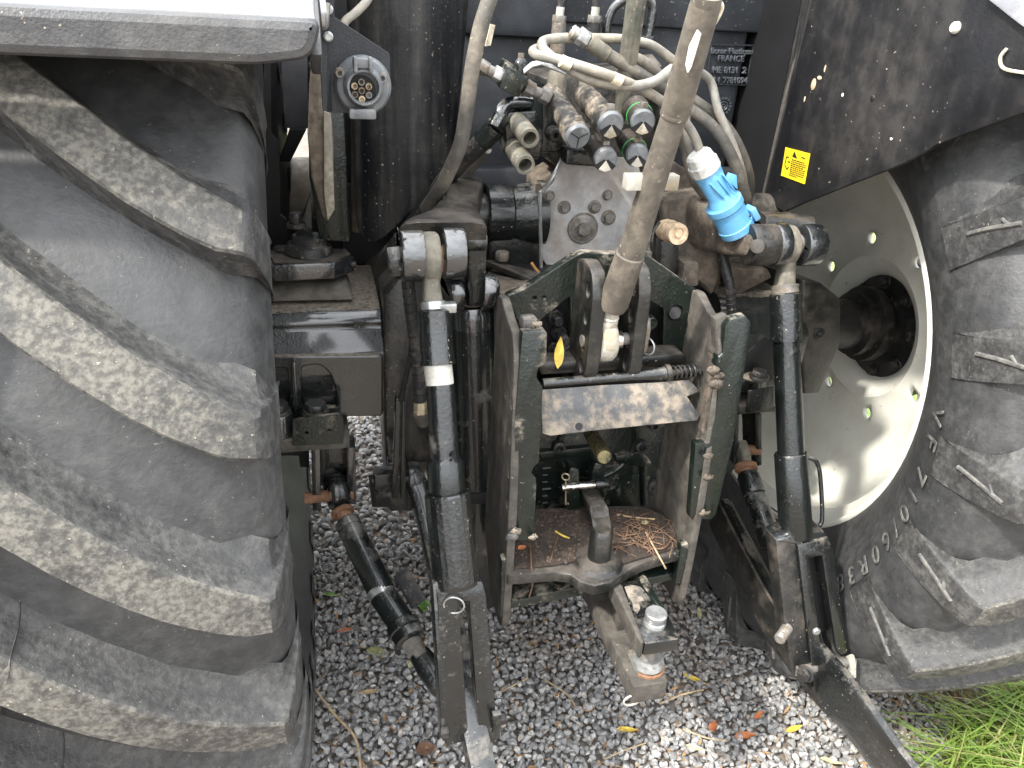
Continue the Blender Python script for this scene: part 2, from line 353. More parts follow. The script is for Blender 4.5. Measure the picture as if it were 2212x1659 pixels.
def stone_mat():
    mt = bpy.data.materials.new('grey_chippings'); mt.use_nodes = True; n = mt.node_tree; L = n.links.new; b = n.nodes['Principled BSDF']
    ge = n.nodes.new('ShaderNodeNewGeometry'); tc = n.nodes.new('ShaderNodeTexCoord')
    cr = n.nodes.new('ShaderNodeValToRGB'); e = cr.color_ramp.elements
    e[0].position = 0; e[0].color = (.15, .15, .15, 1); e[1].position = 1; e[1].color = (.55, .535, .505, 1)
    for p, c in ((.25, (.22, .22, .22, 1)), (.55, (.30, .298, .29, 1)), (.78, (.37, .36, .345, 1)), (.9, (.44, .425, .40, 1)), (.95, (.34, .27, .21, 1))):
        q = e.new(p); q.color = c
    L(ge.outputs['Random Per Island'], cr.inputs[0])
    no = n.nodes.new('ShaderNodeTexNoise'); no.inputs['Scale'].default_value = 160; no.inputs['Detail'].default_value = 6; L(tc.outputs['Object'], no.inputs['Vector'])
    mr = n.nodes.new('ShaderNodeMapRange'); L(no.outputs['Fac'], mr.inputs[0]); mr.inputs[1].default_value = .3; mr.inputs[2].default_value = .7; mr.inputs[3].default_value = .72; mr.inputs[4].default_value = 1.22
    mx = n.nodes.new('ShaderNodeVectorMath'); mx.operation = 'SCALE'; L(cr.outputs[0], mx.inputs[0]); L(mr.outputs[0], mx.inputs['Scale'])
    n2 = n.nodes.new('ShaderNodeTexNoise'); n2.inputs['Scale'].default_value = 3.2; n2.inputs['Detail'].default_value = 5; L(tc.outputs['Object'], n2.inputs['Vector'])
    m2 = n.nodes.new('ShaderNodeMapRange'); m2.interpolation_type = 'SMOOTHSTEP'; L(n2.outputs['Fac'], m2.inputs[0]); m2.inputs[1].default_value = .5; m2.inputs[2].default_value = .72; m2.inputs[4].default_value = .45
    m3 = n.nodes.new('ShaderNodeMix'); m3.data_type = 'RGBA'; L(m2.outputs[0], m3.inputs[0]); L(mx.outputs[0], m3.inputs[6]); m3.inputs[7].default_value = (.15, .115, .085, 1)
    L(m3.outputs[2], b.inputs['Base Color']); b.inputs['Roughness'].default_value = .62
    bp = n.nodes.new('ShaderNodeBump'); bp.inputs['Strength'].default_value = .35; bp.inputs['Distance'].default_value = .002; L(no.outputs['Fac'], bp.inputs['Height']); L(bp.outputs[0], b.inputs['Normal'])
    return mt
def make_gravel():
    protos = []
    bm = bmesh.new(); bmesh.ops.create_icosphere(bm, subdivisions=2, radius=1); bm.verts.ensure_lookup_table()
    base = np.array([v.co[:] for v in bm.verts]); fc = np.array([[v.index for v in f.verts] for f in bm.faces]); bm.free()
    for k in range(14):                                    # crushed stone: a sphere cut by random planes, then squashed
        P = base.copy()
        for _ in range(11):
            nn = rng.normal(size=3); nn /= np.linalg.norm(nn); d = rng.uniform(.48, .82)
            over = P@nn-d; P = P-np.where(over > 0, over, 0)[:, None]*nn
        P *= np.array([1, rng.uniform(.68, .95), rng.uniform(.5, .75)]); P += rng.normal(scale=.018, size=P.shape); protos.append(P)
    pts = []
    def scatter(x0, x1, y0, y1, gap, z, jz, s0, s1):
        for x in np.arange(x0, x1, gap):
            for y in np.arange(y0, y1, gap):
                q = np.array([x, y])+rng.uniform(-.55, .55, 2)*gap
                v = Vector((q[0], q[1], 0))-CAM; dz = v.dot(_fw)
                if dz < .2: continue
                px = CX_+F_*v.dot(RT)/dz; py = CY_+F_*v.dot(DN)/dz
                if not (-120 < px < 2330 and py < 1800): continue
                if px < 560 and y < .2: continue
                gx = 1.06-.16*math.sin(y*9)+.10*math.sin(y*23)          # soil and grass take over to the right of the wheel
                if q[1] < -.35 and q[0] > .98+.05*math.sin(q[1]*31) and rng.random() < .8: continue
                pts.append((q[0], q[1], z+rng.uniform(-jz, jz), rng.uniform(s0, s1)))
    scatter(-.75, 1.35, -.85, .35, .0165, .009, .005, .0092, .0150)
    scatter(-.75, 1.35, -.85, .35, .0195, .0165, .005, .0075, .0145)
    scatter(-.9, 1.2, .35, 1.75, .023, .009, .005, .012, .018)
    n = len(pts); nv = len(base); nf = len(fc)
    Vv = np.empty((n*nv, 3), np.float32); Ff = np.empty((n*nf, 3), np.int32)
    for i, (x, y, z, s) in enumerate(pts):
        q = rng.normal(size=4); q[1:3] *= .45; q /= np.linalg.norm(q); w, X, Y, Z = q
        Rm = np.array([[1-2*(Y*Y+Z*Z), 2*(X*Y-Z*w), 2*(X*Z+Y*w)], [2*(X*Y+Z*w), 1-2*(X*X+Z*Z), 2*(Y*Z-X*w)], [2*(X*Z-Y*w), 2*(Y*Z+X*w), 1-2*(X*X+Y*Y)]])
        Vv[i*nv:(i+1)*nv] = (protos[i % 14]*s)@Rm.T+np.array([x, y, z]); Ff[i*nf:(i+1)*nf] = fc+i*nv
    me = bpy.data.meshes.new('gravel'); me.vertices.add(n*nv); me.vertices.foreach_set('co', Vv.ravel())
    me.loops.add(n*nf*3); me.loops.foreach_set('vertex_index', Ff.ravel())
    me.polygons.add(n*nf); me.polygons.foreach_set('loop_start', np.arange(0, n*nf*3, 3, dtype=np.int32)); me.polygons.foreach_set('loop_total', np.full(n*nf, 3, np.int32))
    me.update(calc_edges=True); setsmooth(me, 26); me.materials.append(stone_mat())
    o = bpy.data.objects.new('gravel', me); COL.objects.link(o); o['kind'] = 'stuff'; o['label'] = 'loose grey and brown stone chippings under the tractor'; o['category'] = 'gravel'
    print('stones', n)
make_gravel()

def make_grass():
    mt = bpy.data.materials.new('grass_blade'); mt.use_nodes = True; n = mt.node_tree; L = n.links.new; b = n.nodes['Principled BSDF']
    ge = n.nodes.new('ShaderNodeNewGeometry'); cr = n.nodes.new('ShaderNodeValToRGB'); e = cr.color_ramp.elements
    e[0].color = (.17, .28, .05, 1); e[1].color = (.42, .34, .15, 1); e[1].position = 1
    for p, c in ((.4, (.23, .37, .06, 1)), (.72, (.32, .45, .09, 1)), (.85, (.36, .42, .14, 1))): q = e.new(p); q.color = c
    L(ge.outputs['Random Per Island'], cr.inputs[0]); L(cr.outputs[0], b.inputs['Base Color']); b.inputs['Roughness'].default_value = .45
    tr = n.nodes.new('ShaderNodeBsdfTranslucent'); L(cr.outputs[0], tr.inputs[0]); ad = n.nodes.new('ShaderNodeMixShader'); ad.inputs[0].default_value = .35
    L(b.outputs[0], ad.inputs[1]); L(tr.outputs[0], ad.inputs[2]); L(ad.outputs[0], n.nodes['Material Output'].inputs[0])
    mb = MB()
    edge = [az(*q, 0) for q in ((1950, 1720), (1975, 1640), (2060, 1580), (2110, 1530), (2160, 1490), (2260, 1475))]; ey = [q.y for q in edge]; ex = [q.x for q in edge]
    for i in range(9000):
        x = random.uniform(.8, 2.1); y = random.uniform(-1.0, -.3)
        e_ = float(np.interp(y, ey, ex)) if ey[0] < ey[-1] else float(np.interp(-y, [-q for q in ey], ex))
        if x < e_+abs(random.gauss(0, .035)) or (x < e_+.1 and random.random() < .5): continue
        h = random.uniform(.08, .24)*(1 if x > e_+.07 else .55); w_ = random.uniform(.0016, .0038); t = random.uniform(0, 6.28); bend = random.uniform(.3, 1.1)*h
        d = Vector((math.cos(t), math.sin(t), 0))+Vector((-.75, -.35, 0)); sd = Vector((-d.y, d.x, 0)).normalized()*w_; p = Vector((x, y, .0)); vs = []
        K = 5
        for k in range(K+1):
            f = k/K; c = p+d*bend*f*f+Vector((0, 0, h*(f-.32*f*f))); ww = (1-f**2.2)+.04
            vs += [c-sd*ww, c+sd*ww]
        mb.add(vs, [(2*k, 2*k+1, 2*k+3, 2*k+2) for k in range(K)])
    o = fin('grass', mb, mt, ang=180, kind='stuff'); o['label'] = 'bright green tufted grass at the edge of the gravel'; o['category'] = 'grass'
    st = MB()
    for i in range(700):                                   # dry stalks and needles on the bare soil edge
        x = random.uniform(.78, 1.55); y = random.uniform(-.9, -.35); t = random.uniform(0, 6.28); l = random.uniform(.015, .06); z = random.uniform(.004, .018)
        d = Vector((math.cos(t), math.sin(t), random.uniform(-.1, .25)))*l; p = Vector((x, y, z)); st.tube([p, p+d*.5+Vector((0, 0, .004)), p+d], .0009, 4)
    o = fin('dry_litter', st, M('dry_straw', (.42, .29, .16), .8, var=.4, scale=40), ang=180, kind='stuff'); o['label'] = 'dry brown needles and straw lying on the bare soil'; o['category'] = 'plant litter'
    fin('soil', MB().add([(.86, -1., .004), (3, -1., .004), (3, -.30, .004), (1.15, -.34, .004), (.98, -.5, .004)], [(0, 1, 2, 3)]), M('bare_soil', (.17, .12, .08), .95, dust=(.3, .24, .17), amt=.4, scale=20, bump=.8), kind='structure')
make_grass()
fin('lawn', MB().add([(1.35, -.3, .002), (40, -.3, .002), (40, 40, .002), (1.35, 40, .002)], [(0, 1, 2, 3)]), M('lawn_green', (.2, .3, .07), .8, dust=(.32, .34, .14), amt=.4, scale=12, bump=1.), kind='structure')

# ------------------------------------------------------------------ the tractor: one thing, its bolted pieces are parts
T = empty('tractor')
tag(T, 'rear of a dusty black tractor with cream wheel rims parked on gravel', 'tractor')
HUBZ, TX = .86, .915
def lug_mesh():
    up = [(0, 3.9), (.056, 6.0), (.117, 8.8), (.18, 12.3), (.24, 15.8), (.32, 21.3), (.36, 24.), (.395, 26.4)]
    lo = [(0, .2), (.03, .5), (.071, 1.8), (.129, 4.3), (.196, 7.8), (.244, 10.6), (.32, 15.6), (.36, 20.), (.395, 25.4)]
    f = lambda L, x: float(np.interp(x, [q[0] for q in L], [q[1] for q in L]))
    def P(x, th, r): t = R(th); return Vector((.34-x, -r*math.cos(t), r*math.sin(t)))
    xs = [0, .012, .03, .06, .09, .12, .15, .18, .22, .26, .3, .33, .355, .38, .395]
    rows = []
    def row(x, rt, rb, u, l, spread):
        k = .35
        q = rt-rb; g = spread*2.2; return [P(x, l-spread*.5, rb), P(x, l-spread*.12, rb+q*.2), P(x, l, rt-.012), P(x, l+.05, rt-.004), P(x, l+.3, rt), P(x, (l+u)/2, rt+.001), P(x, u-.35, rt), P(x, u-.05, rt-.004), P(x, u+.15, rt-.012), P(x, u+.15+g*.22, rb+q*.36), P(x, u+.15+g*.5, rb+q*.14), P(x, u+.15+g, rb-.002)]
    rows.append(row(-.0125, .69, .68, 5.0, -1.2, .1)); rows.append(row(-.0172, .735, .70, 4.8, -1.0, .2)); rows.append(row(-.0162, .775, .72, 4.5, -.7, .35)); rows.append(row(-.010, .84, .76, 4.2, -.2, .6)); rows.append(row(-.003, .866, .79, 4.0, .1, .9))
    for x in xs:
        rt = .907-.034*max(0, 1-x/.3)**2; rb = rt-.064
        sp = 1.35 if x < .4 else .9
        rows.append(row(x+.004, rt, rb, f(up, x), f(lo, x), sp))
    mb = MB(); n = len(rows[0]); vs = [p for r_ in rows for p in r_]; fs = []
    for j in range(len(rows)-1):
        for i in range(n-1): fs.append((j*n+i, j*n+i+1, (j+1)*n+i+1, (j+1)*n+i))
    fs += [tuple(range(n)), tuple((len(rows)-1)*n+i for i in range(n))[::-1]]
    return mb.add(vs, fs)
def mesh_of(mb, name, mat, ang=32):
    o = fin(name, mb, mat, ang=ang); me = o.data; bpy.data.objects.remove(o); return me
LUG = lug_mesh(); NL = 23; STEP = 360/NL
def flip(mb, sx):
    q = MB(); q.v = [Vector((p.x*sx, p.y, p.z)) for p in mb.v]; q.f = list(mb.f); return q
lug_p = mesh_of(LUG, 'tread_lug', m_lug); lug_n = mesh_of(flip(LUG, -1), 'tread_lug', m_lug)
for me in (lug_p, lug_n):                                  # worn dusty top, smoother rubber flanks
    me.materials.append(m_rubber)
    for k, p_ in enumerate(me.polygons):
        if k % 11 not in (3, 4, 5, 6) or k < 55: p_.material_index = 1
prof = [(.225, .50), (.245, .515), (.285, .56), (.335, .63), (.352, .69), (.354, .735), (.345, .775), (.328, .806), (.28, .828), (.2, .84), (.1, .846), (0, .848)]
prof = prof+[(-x, r) for x, r in prof[::-1][1:]]
def revolve(pr, n=96):
    mb = MB(); return mb.loft([[Vector((x, -r*math.cos(2*math.pi*i/n), r*math.sin(2*math.pi*i/n))) for i in range(n)] for x, r in pr], caps=False)
def wheel(side, phase):
    """side -1 left, +1 right; local +x of the left wheel points to the tractor's middle"""
    wz = empty('wheel', (side*TX, 0, HUBZ), T); s = -side
    ty = fin('tyre', revolve(prof), m_side, None, ang=40); ty.parent = wz
    for half in (1, -1):
        for k in range(NL):
            o = bpy.data.objects.new('tread_lug', lug_p if half*s > 0 else lug_n); COL.objects.link(o); o.parent = wz
            o.rotation_euler = (-R(phase+STEP*(k+(.5 if half < 0 else 0))), 0, 0)
    # rim: rolled edge, barrel and dished centre
    rp = [(.243, .512), (.232, .516), (.222, .513), (.214, .505), (.208, .492), (.196, .478), (.15, .468), (.11, .46), (.08, .44), (.05, .40), (.022, .35), (.004, .305), (-.012, .285), (-.02, .262), (-.022, .235), (-.02, .205), (-.012, .19), (-.022, .172), (-.038, .150), (-.05, .141), (-.056, .137)]
    q = [(s*x, r) for x, r in rp]; back = [(s*(x-.012 if r < .47 else x), r-(.0 if r < .47 else .012)) for x, r in rp[::-1]]
    rm = fin('rim', revolve(q+back+[q[0]], 96), m_cream, None, ang=50); rm.parent = wz
    # bolt holes right through the dish
    cut = MB()
    for th in range(8):
        t = R(th*45+20); c = Vector((0, -.236*math.cos(t), .236*math.sin(t))); cut.cyl(c-XA*.12, c+XA*.12, .0155, n=18)
    co_ = fin('cutter', cut, m_cream); co_.parent = wz
    bo = rm.modifiers.new('holes', 'BOOLEAN'); bo.object = co_; bo.solver = 'EXACT'
    bpy.context.view_layer.update(); dg = bpy.context.evaluated_depsgraph_get(); me = bpy.data.meshes.new_from_object(rm.evaluated_get(dg))
    rm.modifiers.clear(); rm.data = me; me.name = 'rim'; bpy.data.objects.remove(co_)
    hb = MB(); hb.lathe((s*-.10, 0, 0), (s*.0, 0, 0), [(0, .2), (.3, .2), (.31, .15), (.45, .148), (.47, .10), (.62, .098), (.64, .085), (.95, .083), (1, .075)], 40)
    h = fin('hub', hb, m_hub, None, ang=35); h.parent = wz
    for th in range(8):
        t = R(th*45+10); c = Vector((s*-.055, -.122*math.cos(t), .122*math.sin(t))); b_ = bolt(c, XA*s, .013, .016, m_dbolt, None, .018, 'wheel_bolt'); b_.parent = wz
    return wz
WL = wheel(-1, 15.7); WR = wheel(1, -14.0)
# cast-in sidewall lettering of the right tyre, running clockwise with the letter tops outward
def text_mesh(s, size, ext, name):
    cu = bpy.data.curves.new(name, 'FONT'); cu.body = s; cu.size = size; cu.extrude = ext; cu.align_x = 'CENTER'; cu.align_y = 'CENTER'; cu.bevel_depth = ext*.25
    o = bpy.data.objects.new(name, cu); me = bpy.data.meshes.new_from_object(o); bpy.data.objects.remove(o); bpy.data.curves.remove(cu); return me
m_let = M('raised_rubber_letters', (.075, .075, .075), .55, dust=(.17, .165, .15), amt=.5, scale=20)
for ch, th in zip('VF710/60R38', (9.5, 5., -1.2, -5.2, -9.2, -12.8, -16.5, -20.6, -25., -29.4, -33.4)):
    me = text_mesh(ch, .056, .0007, 'lettering'); t = R(th); rr = .655
    up = Vector((0, -math.cos(t), math.sin(t))); nrm = Vector((-1, 0, 0)); nrm = (nrm+up*-.35).normalized(); up2 = (up-nrm*up.dot(nrm)).normalized(); rt = up2.cross(nrm)
    mm = Matrix((rt, up2, nrm)).transposed().to_4x4(); mm.translation = up*rr+Vector((-.3465, 0, 0)); me.transform(mm); me.materials.clear(); me.materials.append(m_let)
    o = bpy.data.objects.new('lettering', me); COL.objects.link(o); o.parent = WR
# moulded bar and tick on the shoulder end of each right lug that shows
for k in range(-4, 5):
    t0 = -14.0+STEP*k+1.3
    mb = MB()
    def PP(dth, r, x): t = R(t0+dth); return Vector((x, -r*math.cos(t), r*math.sin(t)))
    mb.tube([PP(1.4, .735, -.358), PP(1.0, .775, -.357), PP(.2, .83, -.352)], .004, 6).tube([PP(.5, .81, -.354), PP(1.5, .80, -.355)], .003, 6)
    o = fin('lug_mark', mb, m_let, None); o.parent = WR

# ------------------------------------------------------------------ left fender, with its thick rolled lip
fl = empty('fender', (0, 0, 0), T)
m_fpale = M('pale_grey_fender', (.4, .41, .44), .3, dust=(.32, .32, .32), amt=.2, scale=8, speck=.1, speckc=(.3, .3, .3), mixmax=.5)
def arc(r, a0, a1, n): return [(-r*math.cos(R(a0+(a1-a0)*i/n)), HUBZ+r*math.sin(R(a0+(a1-a0)*i/n))) for i in range(n+1)]
lip = plate('lip', [(-1.42, 1.522), (-.545, 1.522), (-.49, 1.53, .035), (-.48, 1.566, .012), (-1.42, 1.566)], [], (0, -.70, 0), (1, 0, 0), (0, 0, 1), .075, m_fend, fl, bev=.010, fillet=.01)
topc = [(-.695, 1.560), (-.66, 1.572), (-.60, 1.60), (-.5, 1.645), (-.3, 1.72), (0, 1.76), (.35, 1.74)]
und = [(y+.012, z-.016) for y, z in topc[::-1]]
sec = [Vector((-1.42, y, z)) for y, z in topc+und]
fin('fender_skin', MB().prism(sec, (.935, 0, 0)), m_fpale, fl, bev=.006, ang=50)
ins = [(-.74, 1.56), (-.70, 1.53), (-.45, 1.50), (-.2, 1.3), (.05, 1.1), (.35, 1.05), (.5, 1.3), (.5, 1.80), (.0, 1.81), (-.5, 1.72)]
fin('inner_skirt', MB().prism([Vector((-.492, y, z)) for y, z in [(-.72, 1.53), (-.6, 1.50), (-.5, 1.52), (-.3, 1.60), (0, 1.64), (.35, 1.64), (.35, 1.72), (0, 1.74), (-.5, 1.63), (-.68, 1.56)]], (.012, 0, 0)), m_fend, fl, bev=.003)
# dark mudguard panel and cab floor seen through the gap behind the left wheel
prism_px('mudguard', [(470, 100), (585, 122), (586, 250), (587, 290), (602, 305), (606, 465), (618, 475), (620, 545), (605, 560), (600, 660), (470, 660)], .18, .02, m_dark, T)
prism_px('cab_panel', [(560, 60), (690, 60), (690, 270), (655, 280), (600, 275), (560, 270)], .55, .03, m_cab, T)
prism_px('strut', [(625, 282), (662, 280), (627, 350), (603, 350)], .5, .04, m_dark, T)
cylp('fuel_tank', (560, 420, .75), (720, 415, .75), 75, 75, m_beige, T, n=32, bev=.02)
prism_px('frame_rail', [(560, 470), (760, 470), (760, 600), (560, 600)], .62, .06, m_dark, T)
fin('cab_body', MB().span((-.5, .62, 1.2), (.75, 1.9, 2.5)), m_dark, T, bev=.03)
fin('underbody', MB().span((-.28, .1, .66), (.36, 1.0, 1.25)), m_dark, T, bev=.03)

# ------------------------------------------------------------------ big hanging black panel (mudguard tongue)
rows = []
LX = [(0, 748, 1012), (100, 753, 1003), (200, 757, 994), (300, 761, 982), (380, 764, 955), (430, 767, 912), (470, 770, 874), (498, 776, 845), (514, 786, 826), (521, 796, 812)]
NS = 16
for py, x0, x1 in [(-60, 744, 1018)]+LX:
    row = []
    for i in range(NS+1):
        f = i/NS; x = x0+(x1-x0)*f; g_ = (x-745)/270; bul = .07*math.sin(math.pi*min(1, max(0, g_*.95+.02)))**.8
        row.append(a(x, py, .06-bul))
    rows.append(row)
mb = MB(); n = NS+1; vs = [p for r_ in rows for p in r_]; K = len(rows)
back = [p+Vector((0, .012, 0)) for p in vs]; N0 = len(vs); fs = []
for j in range(K-1):
    for i in range(NS):
        q = (j*n+i, j*n+i+1, (j+1)*n+i+1, (j+1)*n+i); fs += [q, tuple(N0+t for t in q[::-1])]
bd = [i for i in range(n)]+[j*n+NS for j in range(1, K)]+[(K-1)*n+i for i in range(NS-1, -1, -1)]+[j*n for j in range(K-2, 0, -1)]
fs += [(bd[i], bd[(i+1) % len(bd)], N0+bd[(i+1) % len(bd)], N0+bd[i]) for i in range(len(bd))]
fin('hanging_panel', mb.add(vs+back, fs), m_plastic, T, ang=60)
cylp('roll_tube', (768, -20, .1), (772, 500, .1), 12, 12, m_brown, T)
prism_px('dark_gap_filler', [(684, -60), (790, -60), (790, 620), (684, 620)], .24, .03, m_dark, T)  # added dark sheet, closes the bright gap between post and hanging panel
prism_px('dark_backing_sheet', [(740, 400), (1010, 400), (1010, 660), (740, 660)], .2, .03, m_dark, T)  # upright dark sheet added to block bright ground below the hanging panel
fin('inner_wall', MB().span((.508, -.04, 1.02), (.53, .64, 1.95)), m_dark, T)

# ------------------------------------------------------------------ trailer socket on its bracket plate
br = plate_px('socket_bracket', [(705, -60), (722, -60), (722, 36), (842, 116, 6), (843, 205), (812, 248), (705, 242)], -.42, .004, m_tank, T, bev=.0008, fillet=.001)
fin('bracket_edge', MB().span(a(698, 240, -.42), a(705, -40, -.42)+YA*.06), m_tank, br)
for y in (20, 79):
    bolt(a(709, y, -.425), (0, -1, 0), rad(a(709, y, -.425), 9), .008, m_zinc, br, rad(a(709, y, -.425), 11))
fin('hanging_strap', MB().tube(catmull([a(692, -20, -.44), a(697, 30, -.45), a(700, 55, -.44), a(705, 5, -.44)], 6), .006, 8), m_zinc, br)
S0 = a(783, 183, -.42); sk = empty('trailer_socket', S0, T); u = rad(S0, 1.)
def at_s(x, y, d): return S0+XA*(x-783)*u-ZA*(y-183)*u-YA*d
fin('flange', MB().lathe(S0, S0-YA*.022, [(0, 60*u), (.3, 61*u), (.7, 59*u), (.95, 54*u), (1, 50*u)], 48), m_socket, sk, ang=30)
fin('barrel', MB().lathe(S0-YA*.02, S0-YA*.04, [(0, 44*u), (.5, 40*u), (.9, 37*u), (1, 35*u), (1., 31*u), (.9, 30*u), (-.4, 30*u)], 40, caps=False), m_socket, sk, ang=30)
cc = at_s(778, 190, 0)
fin('contact_face', MB().cyl(cc-YA*.021, cc-YA*.026, 30*u, n=36), m_dark, sk)
for i in range(7):
    t = R(90+60*i); dx, dz = (0, 0) if i == 6 else (17*math.cos(t), 17*math.sin(t)); c = cc+XA*dx*u+ZA*dz*u
    fin('contact', MB().lathe(c-YA*.025, c-YA*.035, [(0, 7.5*u), (.9, 7.2*u), (1, 6.5*u), (1, 4.5*u), (.3, 4.5*u), (.25, .1*u)], 16), m_brass if i % 2 else m_bolt, sk)
fin('hinge', MB().box(at_s(781, 136, .03), (19*u, .012, 10*u)), m_socket, sk, bev=.003)
for x in (766, 797): fin('hinge_ear', MB().box(at_s(x, 138, .036), (4*u, .014, 15*u)), m_socket, sk, bev=.002)
fin('drip_lip', MB().box(at_s(778, 236, .028), (28*u, .016, 10*u)), m_socket, sk, bev=.003)
for x, y in ((735, 158), (823, 165)):
    c = at_s(x, y, .012); fin('screw', MB().lathe(c, c-YA*.016, [(0, 11*u), (.6, 11*u), (1, 9*u), (1, 5*u), (.5, 5*u)], 16), m_bolt, sk)
fin('cable', MB().tube(catmull([a(806, -30, -.36), a(794, 0, -.37), a(770, 26, -.385), a(744, 50, -.40), a(736, 90, -.405)], 8), rad(S0, 9), 10), m_cable, sk)

# post with the torn rubber strip behind the socket
prism_px('post', [(690, 200), (744, 240), (756, 523), (690, 520), (668, 380), (664, 120), (690, 100)], -.02, .05, m_green, T, bev=.004)
prism_px('torn_strip', [(676, 100, -.12), (690, 135, -.13), (697, 190, -.13), (715, 245, -.13), (720, 300, -.12), (722, 450, -.1), (708, 480, -.1), (696, 466, -.1), (672, 380, -.1), (664, 290, -.12), (668, 175, -.13)], 0, .02, m_torn, T, bev=.004)
prism_px('torn_strip', [(699, 240, -.14), (715, 246, -.14), (723, 452, -.115), (708, 478, -.115), (700, 420, -.12)], 0, .008, M('pale_torn_edge', (.26, .235, .19), .7, dust=(.4, .36, .28), amt=.5, scale=20, streak=.7, bump=.4), T, bev=.002)
prism_px('gusset', [(672, 415), (676, 520), (636, 520)], .0, .02, m_green, T)

# ------------------------------------------------------------------ black moulded tank behind the couplers, with its moulded writing
fin('moulded_tank', MB().span((-.33, .12, 1.0), (.497, .62, 1.9)), m_tank, T, bev=.02)
tk = [o for o in T.children if o.name == 'moulded_tank'][0]
def onT(x, y): return a(x, y, .118)
p0, p1 = onT(1400, 58), onT(1655, 58); fin('tank_rib', MB().span(p0+Vector((-.6, -.012, 0)), p1+Vector((.0, .004, .3))), m_tank, tk, bev=.006)
fin('tank_step', MB().span(onT(990, 75)+Vector((0, -.03, 0)), onT(1216, 30)+Vector((0, .004, .3))), m_tank, tk, bev=.02)
fin('tank_step', MB().span(onT(1010, 420)+Vector((-.1, -.05, -.2)), onT(1640, 360)+Vector((0, .004, 0))), m_tank, tk, bev=.01)
fr = MB(); q = [onT(1537, 97), onT(1628, 98), onT(1612, 184), onT(1527, 182)]
for i in range(4): fr.tube([q[i], q[(i+1) % 4]], .0014, 5)
fin('label_frame', fr, m_tank, tk)
m_emb = M('moulded_letters', (.06, .066, .075), .36, scale=8)
for s, x, y, h in (('Bonar Plastiques', 1582, 111, 12.5), ('FRANCE', 1578, 127, 13.5), ('ME 8131  2', 1575, 152, 14), ('TU 1 7781094', 1569, 174, 13.5)):
    me = text_mesh(s, rad(onT(x, y), h*1.25), .003, 'lettering'); me.transform(Matrix.Translation(onT(x, y)) @ Matrix.Rotation(R(-1.5), 4, 'Y') @ Matrix.Rotation(R(90), 4, 'X'))
    me.materials.clear(); me.materials.append(m_emb); o = bpy.data.objects.new('lettering', me); COL.objects.link(o); o.parent = tk
dc = onT(1563, 229); gm = MB().torus(dc, YA, rad(dc, 9), .0015, 24, 5); gm.torus(dc, YA, rad(dc, 4), .0012, 16, 5)
for i in range(14):
    t = 2*math.pi*i/14; gm.box(dc+Vector((math.cos(t), 0, math.sin(t)))*rad(dc, 16), (rad(dc, 2), .0018, rad(dc, 2.4)))
fin('date_stamp', gm, m_emb, tk)

# ------------------------------------------------------------------ right fender: skirt panel, its turned edge and the pale outer corner
fr_ = empty('fender', (0, 0, 0), T)
pp = [(1761, -30), (2160, -30), (2260, 60), (2260, 222), (2212, 243), (2120, 276), (2048, 303), (2021, 313), (2000, 328), (1951, 353), (1838, 397), (1738, 437), (1694, 457), (1648, 433)]
def skirt(x, y): return ax(x, y, .5)
mbp = MB(); mbp.prism([skirt(x, y) for x, y in pp], (.010, 0, 0))
fin('skirt', mbp, m_skirt, fr_, bev=.002)
prism_px('turned_edge', [(1684, -30, .1), (1764, -30, -.09), (1650, 434, -.055), (1605, 428, .1)], 0, .012, m_mud, fr_)
prism_px('fold', [(1722, -30, .0), (1768, -30, -.1), (1655, 434, -.066), (1634, 432, .0)], -.1, .014, m_plastic, fr_)
fin('fender_corner', MB().prism([skirt(2140, -4)-XA*.012, skirt(2212, 52)-XA*.012, skirt(2275, 98)-XA*.012, skirt(2330, -60)-XA*.012, skirt(2150, -60)-XA*.012], (.03, 0, .0)), m_fpale, fr_, bev=.004)
plate('lip', [(.545, 1.522), (1.42, 1.522), (1.42, 1.566), (.525, 1.566)], [], (0, -.70, 0), (1, 0, 0), (0, 0, 1), .075, m_fend, fr_, bev=.010, fillet=.01)
fin('fender_skin', MB().prism([Vector((.52, y, z)) for y, z in topc+und], (.90, 0, 0)), m_fpale, fr_, bev=.006, ang=50)
pc = skirt(2066, 60); fin('clip', MB().lathe(pc, pc-XA*.008, [(0, rad(pc, 13)), (.6, rad(pc, 12)), (1, rad(pc, 8))], 14), m_white, fr_)
for x, y, r_ in ((1885, 212, 7), (1770, 216, 5)): c = skirt(x, y); fin('rivet', MB().sphere(c, rad(c, r_), (.4, 1, 1)), m_plastic, fr_)
wl = MB().tube(catmull([skirt(2180, 105)-XA*.004, skirt(2168, 125)-XA*.006, skirt(2176, 148)-XA*.006, skirt(2220, 158)-XA*.004], 8), .0025, 6); fin('pale_wire', wl, m_tape, fr_)
for x, y, r_, sq in ((1757, 182, 11, (.1, .8, 1.1)), (1770, 168, 7, (.1, 1.2, .6)), (1782, 148, 6, (.1, .5, 1.3)), (1738, 214, 5, (.1, .5, 1.2)), (1820, 205, 4, (.1, 1, 1)), (1925, 300, 4, (.1, 1, .7))):
    c = skirt(x, y); fin('mud_splash', MB().sphere(c, rad(c, r_), sq, 12, 6), m_spool if r_ > 4 else m_white, fr_)
